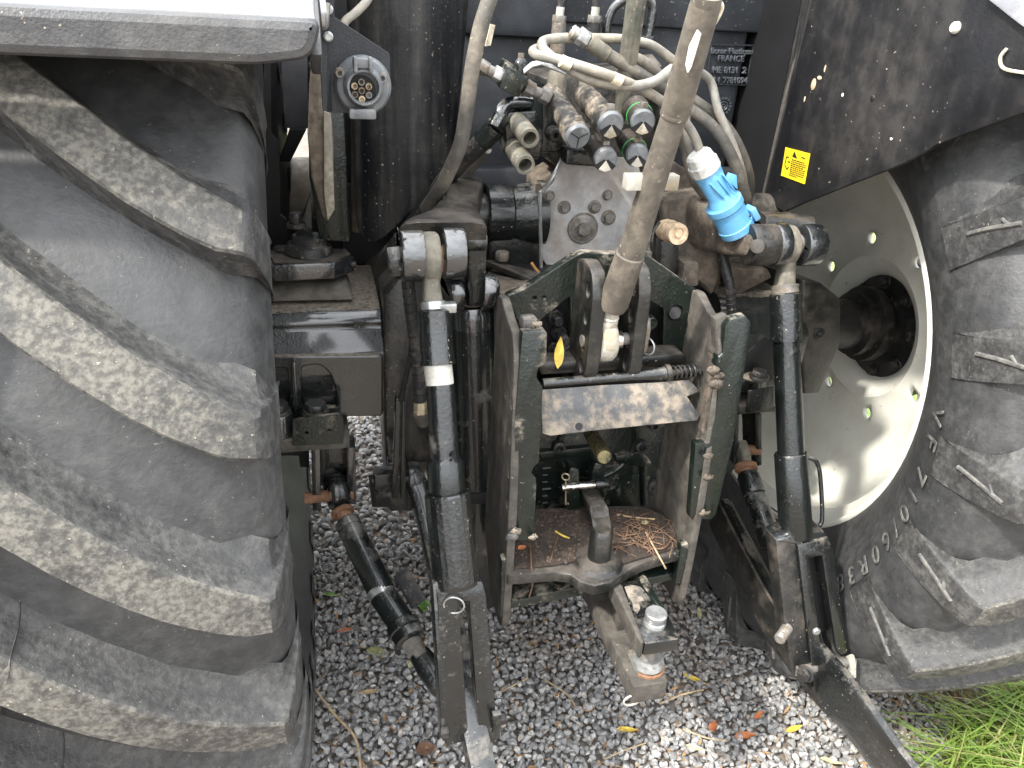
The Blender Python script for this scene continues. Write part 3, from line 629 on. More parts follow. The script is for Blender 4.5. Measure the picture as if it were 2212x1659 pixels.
# yellow warning sticker with its small print
Sq = [skirt(x, y)-XA*.0015 for x, y in [(1699, 318), (1752, 332), (1740, 398), (1689, 379)]]
st = fin('warning_sticker', MB().prism(Sq, (-.0008, 0, 0)), m_yellow, fr_)
def onS(u_, v_): return (Sq[0].lerp(Sq[1], u_)).lerp(Sq[3].lerp(Sq[2], u_), v_)-XA*.0014
tri = [onS(.40, .05), onS(.56, .27), onS(.34, .24)]; fin('warning_triangle', MB().prism(tri, (-.0004, 0, 0)), m_ink, st)
tb = MB()
for i in range(9):
    v0 = .33+.066*i; l_ = random.uniform(.5, .58) if i < 8 else .3; xx = .34
    while xx < .34+l_:
        w_ = random.uniform(.04, .1); tb.prism([onS(xx, v0), onS(min(xx+w_, .95), v0), onS(min(xx+w_, .95), v0+.03), onS(xx, v0+.03)], (-.0003, 0, 0)); xx += w_+.02
for q in ([(.12, .3), (.22, .3)], [(.12, .3), (.1, .6)], [(.1, .6), (.22, .72)], [(.22, .72), (.27, .62)], [(.2, .45), (.3, .45)], [(.7, .18), (.86, .19)]):
    tb.tube([onS(*q[0]), onS(*q[1])], .0011, 4)
fin('small_print', tb, m_ink, st)

# ------------------------------------------------------------------ rear axle
m_axle = M('wet_black_axle_paint', (.011, .014, .013), .2, dust=(.2, .17, .13), dust2=(.09, .075, .06), amt=.03, scale=26, up=.36, uplo=.82, bump=.8, bscale=210, speck=.12, coat=.8, lowbump=.8, spec=.5, soft=.06)
def axle(sd, x0, x1):
    sec = [(-.17, .79), (-.176, .80), (-.181, .922), (-.179, .932), (-.138, .966), (-.134, .974), (-.136, .982), (-.128, .995), (-.112, 1.004), (-.05, 1.012), (.16, 1.01), (.2, .98), (.2, .79)]
    return fin('axle_housing', MB().prism([Vector((x0, y, z)) for y, z in sec], (x1-x0, 0, 0)), m_axle, T, bev=.004, seg=3, ang=50)
al = axle(-1, -.80, -.375); ar = axle(1, .40, .62)
fin('axle_pad', MB().prism([a(590, 607, -.04), a(748, 607, -.04), a(765, 648, -.09), a(575, 652, -.09)], (0, .1, 0)), m_mud, al, bev=.004)
# reinforced rib and two pockets cast into the rear face
prism_px('rib', [(630, 784), (639, 784), (646, 890), (633, 890)], -.22, .05, m_wet, al, bev=.004)
plate_px('axle_face', [(520, 770), (828, 768), (828, 900), (520, 902)], -.196, .017, m_axle, al, holes=[[(556, 800), (622, 795), (626, 880), (556, 880)], [(652, 792), (690, 788), (712, 806), (724, 840), (730, 880), (652, 880)]], bev=.004, fillet=.01)
# right end block and half shaft
blk = [(1735, 606), (1775, 612), (1818, 645), (1816, 745), (1770, 850), (1735, 852)]
fin('axle_end', MB().prism([a(x, y, -.16) for x, y in blk], (-.09, .3, 0)), m_pdust, ar, bev=.006)
bolt(a(1770, 722, -.163), -YA, .010, .006, m_dbolt, ar, .016)
fin('half_shaft', MB().lathe((.62, 0, HUBZ+.02), (.93, 0, HUBZ+.01), [(0, .075), (.35, .075), (.36, .066), (.8, .066), (.82, .085), (.9, .085), (.91, .1), (1, .1)], 36), m_hub, ar)
prism_px('axle_lug', [(1570, 580), (1660, 582), (1668, 600), (1590, 640)], -.1, .1, m_brown, T, bev=.004)

# ------------------------------------------------------------------ transmission housing behind the hitch
hs_ = fin('rear_housing', MB().prism([a(x, y, -.03) for x, y in [(800, 640), (870, 590), (1000, 560), (1060, 575), (1500, 585), (1570, 600), (1600, 660), (1600, 1000), (1470, 1180), (1050, 1300), (880, 1090), (835, 1000), (830, 700)]], (0, .35, 0)), m_pdust, T, bev=.012)
prism_px('hanger_plate', [(828, 640), (860, 600), (990, 585), (1065, 610), (1062, 1000), (880, 1000), (880, 1102), (838, 1102), (830, 900)], -.15, .12, m_pdust, T, bev=.006)
prism_px('hanger_plate', [(838, 960), (880, 990), (892, 1102), (850, 1104)], -.19, .05, m_paint, T, bev=.004)
# rockshaft housing: fat horizontal cylinder with its boss, dusty shelf in front
rc = a(1100, 462, -.08); rr = rad(rc, 62)
fin('rockshaft_housing', MB().lathe(rc-XA*.055, rc+XA*.07, [(0, rr*.95), (.03, rr*1.02), (.42, rr), (.45, rr*.95), (.7, rr*1.06), (1, rr*1.16)], 40), m_paint, T, ang=30)
fin('rockshaft', MB().cyl(rc-XA*.14, rc+XA*.62, rr*.72, n=36), m_pdust, T)
prism_px('housing_boss', [(1055, 502), (1118, 498), (1160, 420), (1180, 430), (1180, 600), (1055, 596)], -.12, .12, m_pdust, T, bev=.012)
prism_px('shelf', [(1045, 590, -.18), (1075, 575, -.10), (1175, 580, -.10), (1240, 560, -.13), (1180, 600, -.25), (1120, 640, -.34), (1080, 632, -.34)], 0, .02, m_brown, T, vec=(0, 0, -.02))
prism_px('shelf_strip', [(1046, 562, -.17), (1060, 560, -.15), (1182, 592, -.22), (1150, 604, -.25)], 0, .02, m_pdust, T, vec=(0, 0, -.012))
bolt(a(1084, 562, -.17), ZA, rad(a(1084, 562, -.17), 16), .018, m_bolt, T)
prism_px('cross_beam', [(1160, 392), (1240, 340), (1460, 350), (1530, 400), (1560, 470), (1560, 620), (1160, 600)], -.06, .1, m_brown, T, bev=.01)
# grey cover plate with its bolts
cp = plate_px('cover_plate', [(1213, 332), (1378, 342), (1392, 420), (1384, 560, 30), (1240, 578), (1190, 584, 20), (1171, 560), (1166, 470), (1170, 425, 14), (1196, 394)], -.125, .012, m_steel, T, bev=.002, fillet=.006)
prism_px('plate_edge', [(1158, 398), (1170, 398), (1172, 588), (1160, 580)], -.12, .05, m_brown, cp)
fin('pipe', MB().tube(catmull([a(1169, 580, -.145), a(1167, 430, -.145), a(1172, 412, -.145), a(1197, 376, -.145), a(1222, 320, -.12)], 10), rad(a(1170, 430, -.135), 4), 8), m_zinc, cp)
for x, y, r_, w_ in ((1187, 423, 10, 12), (1219, 448, 11, 15), (1284, 447, 11, 15), (1312, 421, 10, 12), (1314, 470, 12, 17), (1259, 493, 16, 35)):
    P = a(x, y, -.126); bolt(P, -YA, rad(P, r_), rad(P, r_)*.9, m_bolt, cp, rad(P, w_))
P = a(1259, 493, -.128); fin('washer', MB().torus(P, YA, rad(P, 31), rad(P, 3), 36, 8), m_bolt, cp)

# ------------------------------------------------------------------ left lift arm on the rockshaft
la = empty('lift_arm', a(990, 460, -.2), T)
def U(x, y, Y, px): return rad(a(x, y, Y), px)
mb = MB(); rg_ = []
for x, y, Y, hx, hz in ((1003, 425, -.02, 42, .05), (1002, 436, -.12, 40, .045), (994, 455, -.2, 39, .036), (978, 478, -.27, 56, .03), (960, 496, -.33, 88, .028), (957, 510, -.38, 96, .028)):
    c = a(x, y, Y); rg_.append(ring(c, XA*rad(c, hx), (ZA*.92-YA*.38)*hz, 28, 5))
fin('arm_casting', mb.loft(rg_), m_pdust, la, ang=45)
EY = -.42
def ear(x0, x1, yc, rpx, Y, name, parent, mat=m_wet, back=.12):
    c0 = a((x0+x1)/2, yc, Y); r_ = rad(c0, rpx); xa, xb = a(x0, yc, Y).x, a(x1, yc, Y).x; pts = []
    for i in range(15):
        t = R(-90+180*i/14); pts.append((c0.y-r_*math.cos(t), c0.z-r_*math.sin(t)))
    pts = pts+[(c0.y+back, c0.z+r_*.7), (c0.y+back, c0.z-r_*.35)][0:2]
    return fin(name, MB().prism([Vector((xa, y, z)) for y, z in pts], (xb-xa, 0, 0)), mat, parent, bev=.004, ang=30), c0
ear(864, 914, 552, 57, EY, 'clevis_ear', la, m_wet, .05); ear(955, 1001, 546, 57, EY, 'clevis_ear', la)
e3, _ = ear(1004, 1050, 520, 22, -.36, 'cylinder_lug', la, m_paint, .2)
fin('cylinder_lug', MB().bar([a(1027, 505, -.345), a(1027, 560, -.345), a(1026, 640, -.335), a(1025, 652, -.33)], XA, [U(1027, 560, -.34, 21)]*2+[U(1027, 560, -.34, 19)]*2, [.024, .022, .022, .012], 6), m_paint, la, ang=40)
pc0, pc1 = a(866, 568, EY), a(1002, 558, EY)
fin('pin', MB().cyl(pc0, pc1, U(930, 560, EY, 22)), m_bolt, la)
bolt(pc0, pc0-pc1, U(866, 568, EY, 38), pc0.x-a(838, 568, EY).x, m_paint, la, name='pin_nut')
eb = a(952, 403, .0); bolt(a(958, 448, -.08), -XA, U(958, 448, -.08, 20), .012, m_bolt, la, U(958, 448, -.08, 42)*.8)
# yellow-orange stick wedged on the shelf
# ------------------------------------------------------------------ left lift cylinder
cyl_ = empty('lift_cylinder', a(1030, 1250, -.28), T)
CYc = lambda y: a(1019+(y-665)*.03, y, -.29)
fin('barrel', MB().cyl(CYc(672), CYc(1290), rad(CYc(672), 47), rad(CYc(1050), 46), 40), m_paint, cyl_, bev=.003, ang=30)
fin('head', MB().lathe(CYc(655), CYc(700), [(0, rad(CYc(660), 40)), (.3, rad(CYc(660), 48)), (1, rad(CYc(660), 48))], 40), m_wet, cyl_, ang=30)
ear(967, 1000, 632, 38, -.32, 'head_ear', cyl_); ear(1037, 1066, 628, 40, -.32, 'head_ear', cyl_)
bolt(a(1066, 622, -.32), XA, U(1066, 622, -.32, 26), .008, m_paint, cyl_, name='pin_nut')
fin('mud_in_clevis', MB().sphere(a(1020, 655, -.315), U(1020, 655, -.315, 24), (1, .7, .35)), m_brown, cyl_)
fin('gland_ring', MB().lathe(CYc(1040), CYc(1062), [(0, rad(CYc(1050), 47)), (.5, rad(CYc(1050), 49)), (1, rad(CYc(1050), 46))], 40), m_dark, cyl_)
prism_px('foot', [(1024, 1065), (1068, 1050), (1072, 1240), (1050, 1250), (1030, 1245)], -.33, .1, m_paint, cyl_, bev=.005)

# ------------------------------------------------------------------ left lift rod: a thing of its own, hanging in the arm's clevis
def YL(y): return -.42-.30*(y-560)/1040
def L_(x, y): return a(x, y, YL(y))
lr = empty('lift_rod', L_(1010, 1600)); tag(lr, 'left black lift rod with a white band, hanging beside the big left tyre', 'lift rod', 'lift rods of the rear linkage')
def seg(name, q0, q1, prof_, mat, parent, f=L_, n=32, ang=30, label=None, kx=1.):
    p, q = f(*q0), f(*q1); return fin(name, MB().lathe(p, q, [(t, rad(p.lerp(q, t), r_)) for t, r_ in prof_], n), mat, parent, ang=ang, label=label)
c = L_(929, 558); u = rad(c, 1.)
fin('rod_eye', MB().torus(c, XA, 44*u, 1, 36, 16, sq=(13*u, 18*u)).bar([L_(930, 600), L_(932, 625), L_(934, 655)], XA, [18*u, 19*u, 22*u], [.026, .02, .017], 4), m_post, lr, ang=45)
fin('ball', MB().sphere(L_(936, 562), 33*u, (.95, 1, 1.15)), m_ball, lr)
seg('clamp', (935, 650), (937, 672), [(0, 24), (.1, 27), (.9, 27), (1, 24)], m_zinc, lr)
fin('clamp_screw', MB().box(L_(962, 658)+Vector((0, -.012, 0)), (.016, .008, .008)), m_zinc, lr, bev=.002)
seg('dust_sleeve', (938, 668), (946, 787), [(0, 30), (.04, 36), (.9, 36.5), (.95, 38), (1, 38)], m_silver, lr)
seg('white_band', (945, 785), (951, 833), [(0, 31), (.9, 30), (1, 29)], M('worn_white_band', (.62, .61, .56), .4, dust=(.3, .26, .2), amt=.4, scale=14, soft=.2), lr)
seg('rod_tube', (951, 830), (962, 1000), [(0, 30), (.06, 31), (1, 31.5)], m_silver, lr)
seg('shaped_neck', (961, 985), (967, 1075), [(0, 31), (.15, 41), (.85, 41), (1, 38)], m_paint, lr, n=10, ang=50)
fin('cross_hole', MB().cyl(L_(973, 962)-YA*.036, L_(973, 962)-YA*.0, .004), m_dark, lr)
s_ = seg('lower_sleeve', (966, 1062), (986, 1262), [(0, 47), (.02, 50), (.95, 50), (1, 47)], m_silver, lr, n=22, ang=12)
ringc = L_(973, 1284)-YA*.02
FX = lambda pts: [a(x, y, YL(y)-.015) for x, y in pts]
fin('fork', MB().prism(FX([(938, 1258), (1042, 1256), (1050, 1285), (1075, 1590), (1070, 1604), (1036, 1612), (1014, 1300), (992, 1300), (1012, 1600), (968, 1612), (958, 1590), (945, 1290)]), (0, .04, -.01)), m_silver, lr, bev=.003)
fin('fork_cheek', MB().prism(FX([(935, 1262), (943, 1262), (966, 1606), (955, 1600)]), (0, .05, -.01)), m_paint, lr, bev=.002)
fin('ring_pin', MB().torus(L_(975, 1285)-YA*.026, YA+XA*.3, rad(ringc, 22), rad(ringc, 2.2), 32, 8), m_zinc, lr)
for x, y in ((965, 1560), (1070, 1535)): bolt(L_(x, y)-YA*.018, -XA if x < 1000 else XA, .012, .014, m_dbolt, lr)
fin('fork_stop', MB().box(L_(1066, 1545)-YA*.02, (.008, .006, .03)), m_paint, lr, bev=.002)
# ------------------------------------------------------------------ left lower link
ll = empty('lower_link', a(1000, 1450, -.6)); tag(ll, 'left black lower link arm running forward through the lift rod fork to the bottom edge', 'link arm', 'lower link arms')
pth = catmull([a(893, 1030, -.17), a(915, 1090, -.22), a(950, 1240, -.36), a(990, 1420, -.585), a(1012, 1530, -.68), a(1040, 1660, -.76), a(1062, 1800, -.84)], 5)
fin('arm', MB().bar(pth, XA, U(1000, 1450, -.6, 27), [.030]*len(pth), 6), m_silver, ll, ang=45)
cL = a(893, 1035, -.17); fin('ball_end', MB().torus(cL, XA, .030, 1, 32, 12, sq=(.011, .014)), m_paint, ll, ang=40)
fin('ball', MB().sphere(cL, .024, (.9, 1, 1)), m_bolt, ll)
fin('link_side', MB().bar([a(985, 1430, -.58), a(1003, 1540, -.67), a(1028, 1700, -.78)], XA, .006, .036, 6), m_pdust, ll)
# ------------------------------------------------------------------ left stabiliser
def YS(y): return -.2-.4*(y-1065)/415
S_ = lambda x, y: a(x, y, YS(y))
sb = empty('stabiliser', S_(960, 1480)); tag(sb, 'left black telescopic stabiliser bar with a rusty threaded collar, above the stones', 'stabiliser', 'stabiliser bars of the lower links')
c = S_(727, 1062); u = rad(c, 1.)
fin('eye', MB().torus(c, XA*.92+YA*.3, 29*u, 1, 36, 16, sq=(11*u, 19*u)).bar([S_(735, 1085), S_(742, 1105)], XA, 15*u, .013, 3), m_paint, sb, ang=45)
fin('ball', MB().sphere(c, 25*u, (.8, 1, 1)), m_chrome, sb)
seg('rusty_collar', (737, 1098), (748, 1128), [(0, 18), (.15, 25), (.4, 25), (.45, 18), (1, 17)], m_rust, sb, S_)
seg('outer_tube', (747, 1122), (826, 1282), [(0, 20), (.03, 27), (.12, 27), (.13, 25), (.17, 26), (.35, 28), (1, 30)], m_paint, sb, S_)
seg('chrome_ring', (822, 1275), (828, 1290), [(0, 30), (1, 30)], m_zinc, sb, S_)
seg('inner_tube', (827, 1286), (870, 1350), [(0, 30), (1, 30)], m_paint, sb, S_)
seg('end_collar', (866, 1344), (888, 1386), [(0, 30), (.1, 36), (.45, 37), (.5, 34), (.9, 33), (1, 28)], m_paint, sb, S_)
p, q = S_(887, 1384), S_(912, 1424); th = []
for i in range(15): th += [(i/15, rad(p, 20)), ((i+.5)/15, rad(p, 22))]
fin('thread', MB().lathe(p, q, th, 20), m_bolt, sb)
fin('end_eye', MB().bar([S_(905, 1412), S_(925, 1440), S_(955, 1482), S_(968, 1500)], XA, [rad(p, 22), rad(p, 27), rad(p, 26), rad(p, 18)], [.016, .018, .02, .016], 3), m_paint, sb, ang=45)
fin('guard', MB().bar([S_(865, 1235), S_(905, 1305)], XA+ZA*.5, .018, .002, 6), m_hose, sb)

# ------------------------------------------------------------------ hoses beside the left lift rod
def spiral(name, pts, px, mat, parent, pitch=.011):
    P = catmull(pts, 12); o = fin(name, MB().tube(P, rad(P[0], px), 14), mat, parent, ang=50); mb = MB(); L0 = 0
    for i in range(1, len(P)):
        L0 += (P[i]-P[i-1]).length
        if L0 > pitch: L0 = 0; t = (P[i]-P[i-1]).normalized(); mb.torus(P[i], t+XA*.25, rad(P[i], px)*1.02, rad(P[i], px)*.09, 16, 5)
    fin('spiral_guard', mb, mat, o); return o
spiral('lift_hose', [a(880, 600, -.38), a(888, 670, -.375), a(897, 740, -.37), a(905, 810, -.37), a(908, 868, -.37)], 14, m_hose, T)
hn = a(908, 866, -.37); fin('hose_nut', MB().cyl(hn, a(908, 892, -.37), rad(hn, 15), n=6), m_brass, T, bev=.001)
fin('hose_fitting', MB().cyl(a(908, 890, -.37), a(914, 915, -.36), rad(hn, 17), rad(hn, 13), 8), m_mud, T)
P = catmull([a(893, 700, -.33), a(886, 770, -.33), a(873, 830, -.31), a(866, 865, -.3)], 14)
o = fin('sensor_cable', MB().tube(P, .0042, 8), m_hose, T); mb = MB()
for i in range(1, len(P)): mb.torus(P[i], P[i]-P[i-1], .0046, .0012, 10, 4)
fin('corrugation', mb, m_hose, o)
prism_px('cable_channel', [(855, 862), (877, 862), (875, 950), (868, 1080), (846, 1078), (852, 950)], -.28, .02, m_paint, T, bev=.002)
prism_px('cable_channel', [(870, 862), (877, 862), (874, 1078), (866, 1078)], -.292, .012, m_paint, T, bev=.001)
sp = prism_px('sensor_plate', [(796, 1030), (838, 1018), (842, 1072), (850, 1096), (804, 1096)], -.2, .006, m_dark, T)
fin('sensor_body', MB().box(a(833, 1040, -.215), (.026, .02, .03)), m_paint, T, bev=.003)
bolt(a(812, 1038, -.202), -YA, .006, .006, m_zinc, sp, .009)
P = catmull([a(812, 1082, -.215), a(824, 1068, -.225), a(850, 1050, -.235)], 10); mb = MB()
for i in range(1, len(P)): mb.torus(P[i], P[i]-P[i-1], .0055, .0018, 10, 4)
fin('corrugated_lead', mb, m_hose, T)
prism_px('lower_hanger', [(838, 1000), (878, 1000), (880, 1104), (842, 1104)], -.2, .03, m_paint, T, bev=.003)
fin('link_bearing', MB().lathe(a(893, 1035, -.17)-XA*.04, a(893, 1035, -.17)+XA*.04, [(0, .02), (1, .02)], 20), m_bolt, T)

# ------------------------------------------------------------------ bracket under the left axle
bk = empty('axle_bracket', a(660, 960, -.2), T)
plate_px('guard_plate', [(632, 906, 6), (730, 893, 4), (742, 902, 5), (742, 958), (632, 962)], -.265, .005, m_green, bk, holes=[(662, 935, 4), (712, 930, 4)], bev=.0008, fillet=.002)
fin('base_flange', MB().prism([a(570, 950, -.26), a(755, 955, -.26), a(757, 968, -.26), a(572, 982, -.26)], (0, .14, 0)), m_mud, bk, bev=.003)
fin('base_pad', MB().prism([a(570, 925, -.24), a(632, 925, -.24), a(632, 955, -.24), a(572, 962, -.24)], (0, .1, 0)), m_wet, bk, bev=.004)
for x in (600, 682):
    P = a(x, 889, -.23); fin('spacer', MB().cyl(P-ZA*.05, P, rad(P, 33), rad(P, 30), 24), m_wet, bk, bev=.003); bolt(P, ZA, rad(P, 24), .02, m_dbolt, bk, rad(P, 28))
for x0, x1, y1 in ((672, 692, 1104), (748, 768, 1090)):
    fin('clevis_plate', MB().prism([a(x0, 968, -.23), a(x1, 968, -.23), a(x1+2, y1, -.2), a(x0+3, y1, -.2)], (0, .07, 0)), m_wet, bk, bev=.002)
prism_px('back_plate', [(692, 968), (752, 968), (752, 1050), (692, 1050)], -.17, .01, m_paint, bk)
cp_ = a(678, 1074, -.2); fin('pin', MB().cyl(cp_-XA*.02, cp_+XA*.085, rad(cp_, 13)), m_rust, bk, bev=.002)
prism_px('dark_web', [(572, 980), (668, 972), (668, 1010), (648, 1010), (645, 985), (600, 985)], -.12, .05, m_dark, bk)

# ------------------------------------------------------------------ cab mount on the left axle
cm = empty('cab_mount', a(660, 600, -.03), T)
mz = a(590, 573, -.075).z
fin('mount_block', MB().prism([az(x, y, mz) for x, y in [(577, 545), (590, 573), (724, 567), (764, 552), (750, 536), (598, 532)]], (0, 0, -.036)), m_wet, cm, bev=.004)
fin('dust_skin', MB().prism([az(x, y, mz+.0005) for x, y in [(581, 546), (593, 569), (722, 564), (757, 551), (746, 538), (601, 535)]], (0, 0, .001)), m_pdust, cm)
for x, y in ((610, 543), (700, 540)): bolt(az(x, y, mz), ZA, .019, .010, m_dbolt, cm)
fin('rubber_bush', MB().lathe(a(668, 545, .0), a(668, 510, .0), [(0, .05), (.5, .045), (.6, .035), (1, .035)], 24), m_hose, cm)
bolt(a(738, 572, -.02), XA, .008, .03, m_dbolt, cm)
bolt(a(640, 490, .0), ZA, .014, .03, m_dbolt, T, .02)

# ------------------------------------------------------------------ hitch frame
hf = empty('hitch_frame', (0, -.45, .5), T)
def side_plate(x0, holes=True):
    ol = [(-.37, 1.122), (-.405, 1.128), (-.45, 1.108), (-.49, 1.10), (-.515, 1.06), (-.545, .76), (-.548, .60), (-.545, .50), (-.53, .485), (-.44, .485), (-.40, .55), (-.36, .60)]
    # plane with u = Y, v = Z, thickness along +X
    hl = [(-.512, .975, .007, .012), (-.518, .905, .006, .010), (-.522, .84, .006, .010), (-.526, .775, .006, .010), (-.47, .97, .006, .008)] if holes else []
    return plate('side_plate', ol, hl, (x0, 0, 0), (0, 1, 0), (0, 0, 1), .016, m_mud, hf, bev=.003, fillet=.01)
side_plate(-.19); side_plate(.185)
def flange(pts, Y0, Y1, thk=.022):
    ys = [p[1] for p in pts]; lo, hi = min(ys), max(ys); P = [a(x, y, Y0+(Y1-Y0)*(y-lo)/(hi-lo)) for x, y in pts]
    return fin('flange', MB().prism(P, (0, thk, 0)), m_green, hf, bev=.004)
flange([(1128, 718), (1178, 714), (1183, 722), (1181, 786), (1164, 796), (1160, 815), (1170, 832), (1174, 838), (1166, 1000), (1154, 1010), (1150, 1022), (1158, 1034), (1160, 1050), (1155, 1150), (1140, 1170), (1098, 1166), (1112, 900)], -.515, -.545)
flange([(1566, 706), (1580, 690), (1612, 682), (1625, 700), (1585, 960), (1548, 1112), (1536, 1124), (1506, 1122), (1512, 960), (1530, 955), (1545, 900), (1556, 800), (1545, 790), (1552, 770), (1562, 765)], -.515, -.545)
fin('flange_step', MB().prism([a(1545, 690, -.5), a(1572, 680, -.5), a(1570, 760, -.51), a(1548, 790, -.51)], (0, .02, 0)), m_mud, hf, bev=.003)
fin('flange_step', MB().prism([a(1502, 960, -.535), a(1524, 955, -.535), a(1512, 1110, -.545), a(1490, 1120, -.545)], (0, .02, 0)), m_green, hf, bev=.003)
fin('flange_step', MB().prism([a(1130, 690, -.5), a(1160, 688, -.5), a(1168, 700, -.5), a(1168, 716, -.5), a(1128, 718, -.5)], (0, .03, 0)), m_flap, hf, bev=.006)
fin('bearing_rail', MB().prism([a(1538, 765, -.505), a(1556, 790, -.51), a(1545, 880, -.515), a(1522, 950, -.52), a(1516, 930, -.52), a(1532, 840, -.51)], (0, .02, 0)), m_brown, hf, bev=.003)
# top cross plate with its window cut-outs
plate_px('cross_plate', [(1094, 640), (1130, 626), (1236, 556, 10), (1262, 545, 8), (1400, 552), (1500, 622), (1525, 640), (1512, 800), (1165, 800), (1130, 720)], -.385, .022, m_green, hf,
         holes=[[(1166, 694), (1232, 640), (1236, 740), (1200, 775), (1166, 770)], [(1387, 640), (1434, 668), (1432, 752), (1382, 762)], (1155, 644, 4), (1176, 643, 4), (1460, 676, 17), (1408, 700, 15, )], bev=.002, fillet=.006)
fin('socket_plug', MB().lathe(a(1458, 677, -.37), a(1458, 677, -.395), [(0, U(1458, 677, -.38, 17)), (.9, U(1458, 677, -.38, 15)), (1, U(1458, 677, -.38, 12))], 24), m_dark, hf)
fin('web', MB().prism([a(1284, 560, -.375), a(1360, 565, -.375), a(1352, 690, -.375), a(1280, 700, -.375)], (0, .012, 0)), m_pdust, hf)
for x, y, h in ((1198, 684, .03), (1206, 716, .05), (1198, 752, .025)):
    P = a(x, y, -.33); bolt(P, -YA, rad(P, 12), h, m_dbolt, hf, rad(P, 17))
fin('gear_case_face', MB().prism([a(1160, 640, -.32), a(1510, 640, -.32), a(1500, 790, -.32), a(1160, 790, -.32)], (0, .2, 0)), m_dark, hf)
# top link bracket: two upright cheeks with a row of holes
def cheek(x0, x1, top, bot, holes, mat):
    cx = ax((x0+x1)/2, top, a((x0+x1)/2, top, -.44).x).x
    thk = a(x1, 660, -.47).x-a(x0, 660, -.47).x
    ol = [(-.38, 1.19), (-.42, 1.20), (-.463, 1.19, .02), (-.478, 1.15), (-.482, 1.01), (-.46, .975), (-.38, .975)]
    return plate('cheek', ol, holes, (cx, 0, 0), (0, 1, 0), (0, 0, 1), thk, mat, hf, bev=.004, fillet=.012)
hl = [(-.45, 1.155, .009, .013), (-.452, 1.105, .008, .013), (-.454, 1.055, .008, .013), (-.455, 1.012, .009, .013)]
ck1 = cheek(1252, 1283, 600, 760, hl, m_pdust); ck2 = cheek(1352, 1380, 600, 760, hl, m_pdust)
prism_px('cross_bar', [(1163, 786), (1476, 764), (1484, 772), (1484, 790), (1168, 812)], -.43, .05, m_pdust, hf, bev=.006)
# latch: sprung shaft and the muddy flap hanging from it
sh0, sh1 = a(1172, 829, -.47), a(1440, 806, -.47)
fin('latch_shaft', MB().lathe(sh0, sh1, [(0, rad(sh0, 11)), (.7, rad(sh0, 11)), (.92, rad(sh0, 14)), (1, rad(sh0, 16))], 20), m_silver, hf)
fin('shaft_flange', MB().lathe(a(1436, 806, -.47), a(1446, 805, -.47), [(0, rad(sh1, 19)), (1, rad(sh1, 19))], 24), m_pdust, hf, bev=.001)
fin('spring_rod', MB().cyl(a(1440, 806, -.47), a(1515, 800, -.47), rad(sh1, 8)), m_dbolt, hf)
p, q = a(1448, 805, -.47), a(1508, 801, -.47); d = (q-p); uu, vv = frame(d); r_ = rad(p, 13)
fin('coil_spring', MB().tube([p+d*t/90+uu*r_*math.cos(t*.42)+vv*r_*math.sin(t*.42) for t in range(91)], .0022, 6), m_dbolt, hf)
def fl_pt(x, y): t = (y-815)/125; return a(x, y, -.475-.045*t)
FP = [(1168, 842), (1300, 832), (1420, 826), (1488, 820), (1508, 840), (1506, 848), (1484, 856), (1512, 898), (1506, 908), (1400, 918), (1280, 930), (1190, 941), (1172, 936)]
flp = fin('flap', MB().prism([fl_pt(*q) for q in FP], (0, .004, -.003)), m_flap, hf, bev=.0008)
hc = fl_pt(1250, 921); nn = (fl_pt(1300, 850)-fl_pt(1200, 850)).cross(fl_pt(1200, 900)-fl_pt(1200, 850)).normalized()
fin('flap_hole', MB().cyl(hc-nn*.0025, hc+nn*.0025, rad(hc, 8), n=16), m_dark, flp)
# gearbox face below, with bolts, round cover rim and the splined PTO stub
gf = prism_px('gearbox_face', [(1150, 880), (1480, 880), (1470, 1180), (1150, 1190)], -.30, .1, m_green, hf)
prism_px('face_rib', [(1165, 978), (1285, 965), (1285, 982), (1170, 998)], -.315, .02, m_green, gf)
prism_px('face_rib', [(1330, 985), (1390, 978), (1408, 1000), (1405, 1160), (1392, 1160), (1388, 1010), (1330, 1000)], -.315, .02, m_green, gf, bev=.004)
prism_px('face_rib', [(1290, 1010), (1380, 1000), (1385, 1130), (1300, 1140)], -.305, .01, m_green, gf)
fin('cover_rim', MB().torus(a(1290, 960, -.305), YA, U(1290, 960, -.3, 88), .006, 48, 8), m_green, gf)
for x, y, s in ((1205, 962, 15), (1382, 960, 14), (1192, 1092, 15), (1408, 1046, 15), (1215, 905, 12), (1410, 915, 12)):
    P = a(x, y, -.302); fin('socket_bolt', MB().lathe(P, P-YA*.016, [(0, rad(P, s)), (.9, rad(P, s)), (1, rad(P, s*.85)), (1, rad(P, s*.5)), (.5, rad(P, s*.48))], 20), m_dbolt, gf)
p, q = a(1275, 935, -.34), a(1305, 986, -.49); uu, vv = frame(q-p); r_ = rad(q, 17); K = 20; sec = []
for i in range(K*4): t = 2*math.pi*i/(K*4); rr_ = r_*(1 if (i % 4) < 2 else .88); sec.append(uu*math.cos(t)*rr_+vv*math.sin(t)*rr_)
fin('pto_shaft', MB().loft([[p+s_ for s_ in sec], [q+s_ for s_ in sec], [q+(q-p).normalized()*.004+s_*.9 for s_ in sec]]), M('oily_brass_steel', (.2, .17, .09), .35, metal=.6, dust=(.05, .05, .03), amt=.4, scale=30), hf, ang=25)
mb = MB()
for i in range(9):
    y = 1010+i*15; mb.span(a(1172, y, -.302), a(1183 if i % 3 else 1190, y+2, -.305))
fin('depth_scale', mb, M('worn_scale_marks', (.16, .17, .15), .5), gf)
